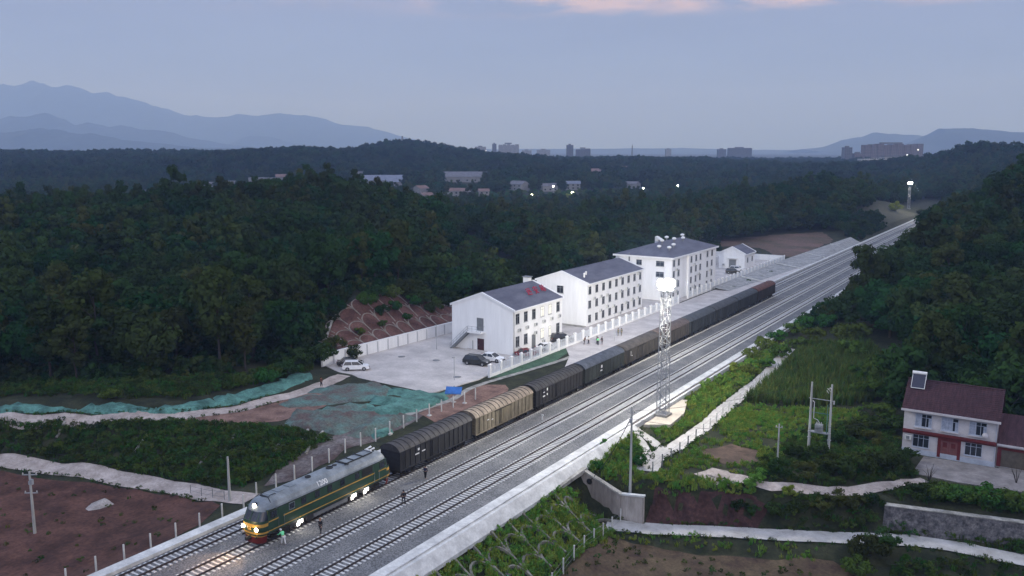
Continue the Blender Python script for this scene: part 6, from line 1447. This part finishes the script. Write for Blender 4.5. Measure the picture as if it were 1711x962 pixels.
# ---------------------------------------------------------------- town on the plain
def tower_mat(name, wall, win):
    m, nt, out = new_mat(name); b = N(nt,'ShaderNodeBsdfPrincipled'); b.inputs['Roughness'].default_value = .85; nt.links.new(b.outputs[0], out.inputs[0])
    tc = N(nt,'ShaderNodeTexCoord'); br = N(nt,'ShaderNodeTexBrick'); mp = N(nt,'ShaderNodeMapping'); mp.inputs['Rotation'].default_value = (R(90),0,0)
    nt.links.new(tc.outputs['Object'], mp.inputs[0]); nt.links.new(mp.outputs[0], br.inputs['Vector']); br.offset = 0.
    br.inputs['Scale'].default_value = .3; br.inputs['Mortar Size'].default_value = .16; br.inputs['Brick Width'].default_value = 1.2; br.inputs['Row Height'].default_value = .95
    br.inputs['Color1'].default_value = c4(win); br.inputs['Color2'].default_value = c4([x*.7 for x in win]); br.inputs['Mortar'].default_value = c4(wall); nt.links.new(br.outputs[0], b.inputs['Base Color']); return m
m_t1 = tower_mat('tower_pale', (.34,.33,.33), (.12,.13,.15)); m_t2 = tower_mat('tower_dark', (.13,.13,.15), (.06,.065,.08)); m_t3 = tower_mat('tower_rose', (.19,.15,.15), (.09,.085,.09)); m_t4 = tower_mat('block_white', (.55,.54,.5), (.12,.13,.14))
m_tr = mat('tower_roof', (.15,.15,.16), .9, .1, .1)
def tower(px, pyt, pyb, D, wpx, m, label, cat='tower block', n=1, group='town on the plain'):
    p = GD(px, pyb, D); q = GD(px, pyt, D); w = wpx*D/F*.99; h = q[2]-p[2]+6
    t = thing('tower_block', label, cat, (p[0], p[1], p[2]-6), AZ, group); dpt = min(w, 22)
    if n == 1: MB().box(-w/2,w/2,-dpt/2,dpt/2,-4,h).build('wall', m, t)
    else:
        for k in range(n): a = -w/2+w*k/n; MB().box(a+w/n*.06,a+w/n*.94,-dpt/2,dpt/2,-4,h*(.94+.06*((k*7)%3)/2)).build('wall', m, t)
        MB().box(-w/2,w/2,-dpt/2+2,dpt/2-2,-4,h*.9).build('core', m, t)
    MB().box(-w*.2,w*.15,-dpt*.3,dpt*.3,h*.99,h+3.).build('roof', m_tr, t)
    return t
T = 2700
tower(803,245,264,T,18,m_t1,'low pale block with two bright lit spots, first of the town towers')
tower(826,240,264,T,7,m_t2,'slim dark tower beside the pale slab of three'); tower(850,240,264,T,34,m_t1,'pale slab of tall flats with stepped top, widest in the middle of the town',n=5)
tower(880,251,264,T+300,16,m_t1,'low faint block right of the pale slab'); tower(908,250,266,T+300,22,m_t1,'low broad faint block between the slab and the dark tower')
tower(952,242,264,T-200,11,m_t2,'dark narrow tower standing alone over the ridge'); tower(974,248,266,T-200,24,m_t2,'broad grey block beside the dark narrow tower',n=3)
tower(1116,249,266,T+600,9,m_t1,'faint distant block on the plain'); tower(1205,249,268,T+200,13,m_t2,'small grey block left of the long flat block'); tower(1235,247,270,T,38,m_t2,'long flat topped grey block on the plain')
tower(1414,246,272,1900,13,m_t2,'dark slim tower left of the rose coloured flats'); tower(1489,240,268,1900,98,m_t3,'row of tall rose grey flats under the far hills',n=9); tower(1432,256,268,1900,16,m_t3,'low rose block beside the dark slim tower')
tower(1498,263,282,1500,126,m_t4,'long white apartment block in front of the rose grey flats',n=7)
tower(1330,265,272,2300,46,m_t1,'long low white hall on the plain'); tower(1378,267,272,2300,20,m_t1,'second low white hall beside the long one')
for (px, py, D) in ((806,252,T-14),(812,252,T-14),(1516,259,1470),(1505,273,1470),(1534,250,1880)):
    p = GD(px, py, D); tag(MB().cbox(p[0],p[1],p[2],1.6,1,2.2).build('lit_sign', glow_mat('lit_sign', (1.,.97,.9), 4.)), 'bright lit spot on a town block', 'lit sign', 'lit signs of the town')
# pylon and radio mast
def lattice(px, pyt, pyb, D, label, wb, cat):
    p = GD(px, pyb, D); q = GD(px, pyt, D); h = q[2]-p[2]; t = thing('pylon' if cat == 'pylon' else 'radio_mast', label, cat, p, AZ); mb = MB(); w = lambda k: wb*(1-k)+.8*k
    for s in (-1,1):
        for u in (-1,1): mb.bar((s*w(0),u*w(0),-8),(s*w(1)*.5,u*w(1)*.5,h),.5,.5)
    for k in range(8):
        a, b = w(k/8)*(1-k/16), w((k+1)/8)*(1-(k+1)/16); z0, z1 = h*k/8, h*(k+1)/8; mb.bar((-a,-a,z0),(b,-b,z1),.35,.35); mb.bar((a,-a,z0),(-b,-b,z1),.35,.35)
    mb.build('lattice', m_greyd, t)
    if cat == 'pylon':
        for z in (.68,.82,.95): MB().cbox(0,0,h*z,9*(1.3-z),.6,.7).build('crossarm', m_greyd, t)
    else: MB().tube([(0,0,h*.9),(0,0,h*1.1)], .3, 5).build('antenna', m_greyd, t)
lattice(672.5,227,246,1500,'steel pylon standing just left of the pointed hill top',3.,'pylon')
lattice(1056,243,268,1700,'thin radio mast rising over the wooded ridge',2.,'radio mast')

# ---------------------------------------------------------------- signals and lights at the far end of the line
m_sigred = glow_mat('signal_red', (1.,.06,.05), 30.)
for (px, py, D, lab) in ((1592,343,600,'broad red signal light glowing among the trees at the end of the line'),(1620,329,640,'small red signal light on a post above the trees')):
    p = GD(px, py, D); zb = hg(p[0],p[1]); h = p[2]-zb; t = thing('railway_signal', lab, 'signal', (p[0],p[1],zb), AZ, 'red railway signals'); MB().tube([(0,0,0),(0,0,h)], .12, 6).build('post', m_lblk, t)
    hd_ = MB().cbox(0,0,h,1.1,.4,1.).build('head', m_lblk, t); MB().sphere((0,-.3,h), .95 if py > 340 else .6, 10, 8).build('lens', m_sigred, hd_)

# ---------------------------------------------------------------- mountains
def mountain(name, crest, D, depth, m, label, rough, seed):
    """a real ridge: crest heights given along its length, falling away before and behind"""
    pxs = np.linspace(crest[0][0], crest[-1][0], 260); pys = np.interp(pxs, [c[0] for c in crest], [c[1] for c in crest]); V = []; nr = 26
    for j in range(nr):
        t_ = j/(nr-1)*2-1
        for px, py in zip(pxs, pys):
            p = GD(px, 250, D); q = GD(px, py, D); h = max(q[2], 5)
            d = np.array([-math.sin(AZ), math.cos(AZ)]); x = p[0]+d[0]*t_*depth; y = p[1]+d[1]*t_*depth
            n = mnoise.fractal(Vector((x/rough, y/rough, seed)), .9, 2., 5); n2 = mnoise.ridged_multi_fractal(Vector((x/rough/1.6, y/rough/1.6, seed+5)), .9, 2., 4, .9, 2.) if hasattr(mnoise,'ridged_multi_fractal') else 0
            f = max(0, 1-abs(t_)**1.15); edge = 1.0-abs(t_)
            z = h*f*(1+.10*(n2-1.1)*(1-f)*2.2)+n*h*.05*edge+(n*.05*h if abs(t_) < .05 else 0)
            V.append((x, y, z-6*(abs(t_) > .98)))
    k = len(pxs); Q = [(j*k+i, j*k+i+1, (j+1)*k+i+1, (j+1)*k+i) for j in range(nr-1) for i in range(k-1)]
    me = mesh_np(name, np.array(V), np.array(Q), m); me.polygons.foreach_set('use_smooth', [True]*len(me.polygons)); o = bpy.data.objects.new(name, me); COL.objects.link(o)
    return tag(o, label, kind='structure')
m_mt = mat('mountain_wood', (.014,.024,.022), .95, .35, .01, col2=(.03,.045,.036), fine=.3, fine_scale=.05)
mountain('mountains', [(-700,180),(-400,170),(-200,160),(0,140),(60,135),(120,139),(180,152),(240,168),(300,185),(360,196),(420,192),(470,190),(520,193),(580,205),(640,219),(690,232),(740,244),(790,251),(840,254)], 12751, 1738, m_mt, 'farthest pale blue mountain range', 420, 2.)
mountain('mountains', [(-600,225),(-300,205),(-100,214),(0,200),(40,193),(82,189),(105,198),(124,208),(150,204),(180,211),(210,209),(240,216),(290,222),(330,232),(380,241),(430,246),(470,250)], 8887, 1159, m_mt, 'blue mountain ridge behind the wooded hills', 220, 4.)
mountain('mountains', [(-500,230),(-200,224),(0,221),(45,219),(70,213),(95,216),(120,222),(160,222),(200,232),(260,238),(330,246),(400,248)], 6761, 811, m_mt, 'nearer dark blue ridge behind the wooded hills', 170, 6.)
mountain('mountains', [(350,246),(385,240),(420,226),(450,229),(500,240),(560,246),(620,248),(700,247),(800,249),(1000,248),(1140,247),(1250,250),(1400,250)], 10431, 772, m_mt, 'low faint hills closing the plain', 200, 8.)
mountain('mountains', [(1340,249),(1385,244),(1405,235),(1440,228),(1462,219),(1500,222),(1540,226),(1600,236),(1700,246)], 9080, 965, m_mt, 'rounded blue hill over the rose grey flats', 260, 10.)
mountain('mountains', [(1500,250),(1535,240),(1550,226),(1568,215),(1600,215),(1620,214),(1660,218),(1711,221),(1800,219),(1950,212),(2150,220),(2400,245)], 7148, 927, m_mt, 'long flat topped blue hill beyond the wooded knoll', 230, 12.)

# ---------------------------------------------------------------- air
hz, nt, out = new_mat('haze'); v = N(nt, 'ShaderNodeVolumePrincipled'); v.inputs['Color'].default_value = c4(HAZE_C); v.inputs['Density'].default_value = HAZE_D; v.inputs['Absorption Color'].default_value = c4(HAZE_A); v.inputs['Anisotropy'].default_value = .0
nt.links.new(v.outputs[0], out.inputs['Volume'])
hb = MB().box(-15800,7800,-500,16900,float(GZZ.min())-1.,1180).build('haze', hz); tag(hb, 'thin blue evening haze over the valley', kind='stuff')

# ---------------------------------------------------------------- sky
w = bpy.data.worlds.new('World'); S.world = w; w.use_nodes = True; nt = w.node_tree
for n in list(nt.nodes): nt.nodes.remove(n)
wo = nt.nodes.new('ShaderNodeOutputWorld'); bg = nt.nodes.new('ShaderNodeBackground'); bg.inputs[1].default_value = 1.; nt.links.new(bg.outputs[0], wo.inputs[0])
sky = nt.nodes.new('ShaderNodeTexSky'); sky.sky_type = 'NISHITA'; sky.sun_disc = False; sky.sun_elevation = R(6); sky.sun_rotation = R(141)
tc = nt.nodes.new('ShaderNodeTexCoord'); sep = nt.nodes.new('ShaderNodeSeparateXYZ'); nt.links.new(tc.outputs['Generated'], sep.inputs[0])
cr = nt.nodes.new('ShaderNodeValToRGB'); cr.color_ramp.interpolation = 'EASE'; el = cr.color_ramp.elements
stops = SKY_STOPS
el[0].position = stops[0][0]; el[0].color = c4(stops[0][1]); el[1].position = stops[-1][0]; el[1].color = c4(stops[-1][1])
for p_, c_ in stops[1:-1]: e = el.new(p_); e.color = c4(c_)
nt.links.new(sep.outputs[2], cr.inputs[0])
# ragged cloud base, streaked; a pink edge where the last light catches it
mp = nt.nodes.new('ShaderNodeMapping'); mp.inputs['Scale'].default_value = (3.,3.,16.); nt.links.new(tc.outputs['Generated'], mp.inputs[0])
n1 = N(nt,'ShaderNodeTexNoise', Scale=1.6, Detail=5., Roughness=.55); nt.links.new(mp.outputs[0], n1.inputs['Vector'])
r1 = N(nt,'ShaderNodeMapRange'); r1.inputs[1].default_value=.3; r1.inputs[2].default_value=.75; r1.inputs[3].default_value=.93; r1.inputs[4].default_value=1.07; nt.links.new(n1.outputs[0], r1.inputs[0])
mm = N(nt,'ShaderNodeMix', data_type='RGBA', blend_type='MULTIPLY'); mm.inputs[0].default_value=1.; nt.links.new(cr.outputs[0], mm.inputs[6]); nt.links.new(r1.outputs[0], mm.inputs[7])
mp2 = nt.nodes.new('ShaderNodeMapping'); mp2.inputs['Scale'].default_value = (9.,9.,42.); mp2.inputs['Rotation'].default_value = (R(4),R(3),0); mp2.inputs['Location'].default_value = (.7,.2,.35); nt.links.new(tc.outputs['Generated'], mp2.inputs[0])
n2 = N(nt,'ShaderNodeTexNoise', Scale=1., Detail=7., Roughness=.62); nt.links.new(mp2.outputs[0], n2.inputs['Vector'])
r2 = N(nt,'ShaderNodeMapRange'); r2.inputs[1].default_value=.44; r2.inputs[2].default_value=.60; nt.links.new(n2.outputs[0], r2.inputs[0])
r3 = N(nt,'ShaderNodeMapRange'); r3.inputs[1].default_value=.141; r3.inputs[2].default_value=.153; nt.links.new(sep.outputs[2], r3.inputs[0])
mu0 = N(nt,'ShaderNodeMath', operation='MULTIPLY'); nt.links.new(r2.outputs[0], mu0.inputs[0]); nt.links.new(r3.outputs[0], mu0.inputs[1])
sd = N(nt,'ShaderNodeVectorMath', operation='DOT_PRODUCT'); nt.links.new(tc.outputs['Generated'], sd.inputs[0]); sd.inputs[1].default_value = (math.cos(AZ), math.sin(AZ), 0)
r6 = N(nt,'ShaderNodeMapRange'); r6.inputs[1].default_value=-.16; r6.inputs[2].default_value=.08; r6.inputs[3].default_value=.12; nt.links.new(sd.outputs['Value'], r6.inputs[0])
mu = N(nt,'ShaderNodeMath', operation='MULTIPLY'); nt.links.new(mu0.outputs[0], mu.inputs[0]); nt.links.new(r6.outputs[0], mu.inputs[1])
m3 = N(nt,'ShaderNodeMix', data_type='RGBA'); nt.links.new(mu.outputs[0], m3.inputs[0]); nt.links.new(mm.outputs[2], m3.inputs[6]); m3.inputs[7].default_value = c4(PINK)
sc_ = N(nt,'ShaderNodeMix', data_type='RGBA', blend_type='MULTIPLY'); sc_.inputs[0].default_value = 1.; nt.links.new(sky.outputs[0], sc_.inputs[6]); sc_.inputs[7].default_value = (.012,.012,.012,1)
ad = N(nt,'ShaderNodeMix', data_type='RGBA', blend_type='ADD'); ad.inputs[0].default_value = 1.; nt.links.new(m3.outputs[2], ad.inputs[6]); nt.links.new(sc_.outputs[2], ad.inputs[7])
# the west, behind the viewer, still holds the afterglow
dt = N(nt,'ShaderNodeVectorMath', operation='DOT_PRODUCT'); nt.links.new(tc.outputs['Generated'], dt.inputs[0]); dt.inputs[1].default_value = (.62,-.75,.22)
r4 = N(nt,'ShaderNodeMapRange'); r4.inputs[1].default_value=.0; r4.inputs[2].default_value=1.; r4.inputs[3].default_value=0.; r4.inputs[4].default_value=1.; nt.links.new(dt.outputs['Value'], r4.inputs[0])
gl = N(nt,'ShaderNodeMix', data_type='RGBA'); nt.links.new(r4.outputs[0], gl.inputs[0]); gl.inputs[6].default_value=(0,0,0,1); gl.inputs[7].default_value=(.34,.38,.47,1)
a5 = N(nt,'ShaderNodeMix', data_type='RGBA', blend_type='ADD'); a5.inputs[0].default_value=1.; nt.links.new(ad.outputs[2], a5.inputs[6]); nt.links.new(gl.outputs[2], a5.inputs[7])
nt.links.new(a5.outputs[2], bg.inputs[0])
bg.inputs[1].default_value = SKY_STRENGTH

def light(name, kind, loc, energy, col, size=.3, **kw):
    L = bpy.data.lights.new(name, kind); L.energy = energy; L.color = col
    if kind in ('POINT','SPOT'): L.shadow_soft_size = size
    for k, v_ in kw.items(): setattr(L, k, v_)
    o = bpy.data.objects.new(name, L); COL.objects.link(o); o.location = loc; return o
sun = light('sun', 'SUN', (0,0,300), SUN_E, (1.,.86,.78), angle=R(30)); sun.rotation_euler = Vector((-.62,.75,-.45)).to_track_quat('-Z','Y').to_euler()
for (mx, my, mz), e in (((MASTN[0],MASTN[1],MASTN[2]+21.6),FLOOD/4),((MASTF[0],MASTF[1],hg(MASTF[0],MASTF[1])+16.6),FLOOD/16)):
    for a_, b_ in ((1.75,0),(-1.75,0),(0,1.75),(0,-1.75)): light('mast_floodlight', 'POINT', (mx+a_, my+b_, mz), e, (1.,.95,.84), .35)
for tx, ty, tz, e in ((-90,175,4,1.1),(-66,72,0,.8),(-70,215,0,1.1),(-40,160,-1,.35),(-95,225,5,.9)):
    o = light('mast_floodlight_beam', 'SPOT', (MASTN[0]-1.9*(tx < -60), MASTN[1]+1.2*(1 if ty > 121 else -1), MASTN[2]+21.), BEAM*e, (1.,.96,.87), .35, spot_size=R(62), spot_blend=1.); o.rotation_euler = (Vector((tx,ty,tz))-o.location).to_track_quat('-Z','Y').to_euler()
for tx, ty in ((-70,545),(-66,640)):
    o = light('mast_floodlight_beam', 'SPOT', (MASTF[0]+2.2, MASTF[1]-2.2, hg(MASTF[0],MASTF[1])+17.), BEAM*.6, (1.,.96,.87), .35, spot_size=R(80), spot_blend=1.); o.rotation_euler = (Vector((tx,ty,0))-o.location).to_track_quat('-Z','Y').to_euler()
for k, (x, dz, e, sz) in enumerate(((-.98,0,1300,75),(.98,0,1300,75),(0,2.1,700,60))):
    o = light('headlight_beam', 'SPOT', (TX['B']+x, 55.75, 1.84+dz), e, (1.,.62,.34), .2, spot_size=R(sz), spot_blend=.8); o.rotation_euler = (R(-78 if dz == 0 else -70),0,0); o.rotation_euler = Vector((0,-1,-.32 if dz == 0 else -.5)).to_track_quat('-Z','Y').to_euler()
for s in (1,):
    for yy in (5.6, 13.9, LL-4.6): light('running_lamp_light', 'POINT', (TX['B']+1.75*s, 56+yy, .75), 45, (1.,.93,.8), .15)
light('cab_front_fill', 'POINT', (TX['B']+.2, 54.6, 2.6), 110, (1.,.7,.35), .3)  # added fill light ahead of the nose, warms the cab front; no fixture there
for (x, y, z, yel) in VL: light('street_lamp_light', 'POINT', (x, y, z-.4), 9000 if yel else 2500, (1.,.93,.55) if yel else (1.,.95,.8), .5)
light('green_signal_light', 'POINT', (-45.3, 69.75, hg(-45.3,70.2)+1.3), 8, (.2,1.,.5), .1)
for y in (146.5,152.,154.5): light('entrance_lamp', 'POINT', (-88.6, y, 3.6), 14, (1.,.96,.88), .2)

# ---------------------------------------------------------------- camera and settings
cam = bpy.data.cameras.new('camera'); co = bpy.data.objects.new('camera', cam); COL.objects.link(co); co.location = (0,0,HC); co.rotation_euler = (R(90)-TH, 0, AZ)
cam.sensor_width = 36.; cam.lens = 36.*F/1711.; cam.clip_start = .5; cam.clip_end = 30000; S.camera = co
S.view_settings.view_transform = 'Standard'; S.view_settings.look = 'None'; S.view_settings.exposure = EXPO; S.view_settings.gamma = 1.; S.view_settings.use_curve_mapping = False
S.render.engine = 'CYCLES'; cy = S.cycles; cy.use_denoising = True; cy.denoiser = 'OPENIMAGEDENOISE'; cy.max_bounces = 4; cy.diffuse_bounces = 2; cy.glossy_bounces = 2; cy.transmission_bounces = 1; cy.volume_bounces = 1; cy.transparent_max_bounces = 4
cy.sample_clamp_indirect = 4.; cy.sample_clamp_direct = 0; cy.use_adaptive_sampling = True; cy.adaptive_threshold = .02; cy.caustics_reflective = False; cy.caustics_refractive = False
S.render.use_persistent_data = False
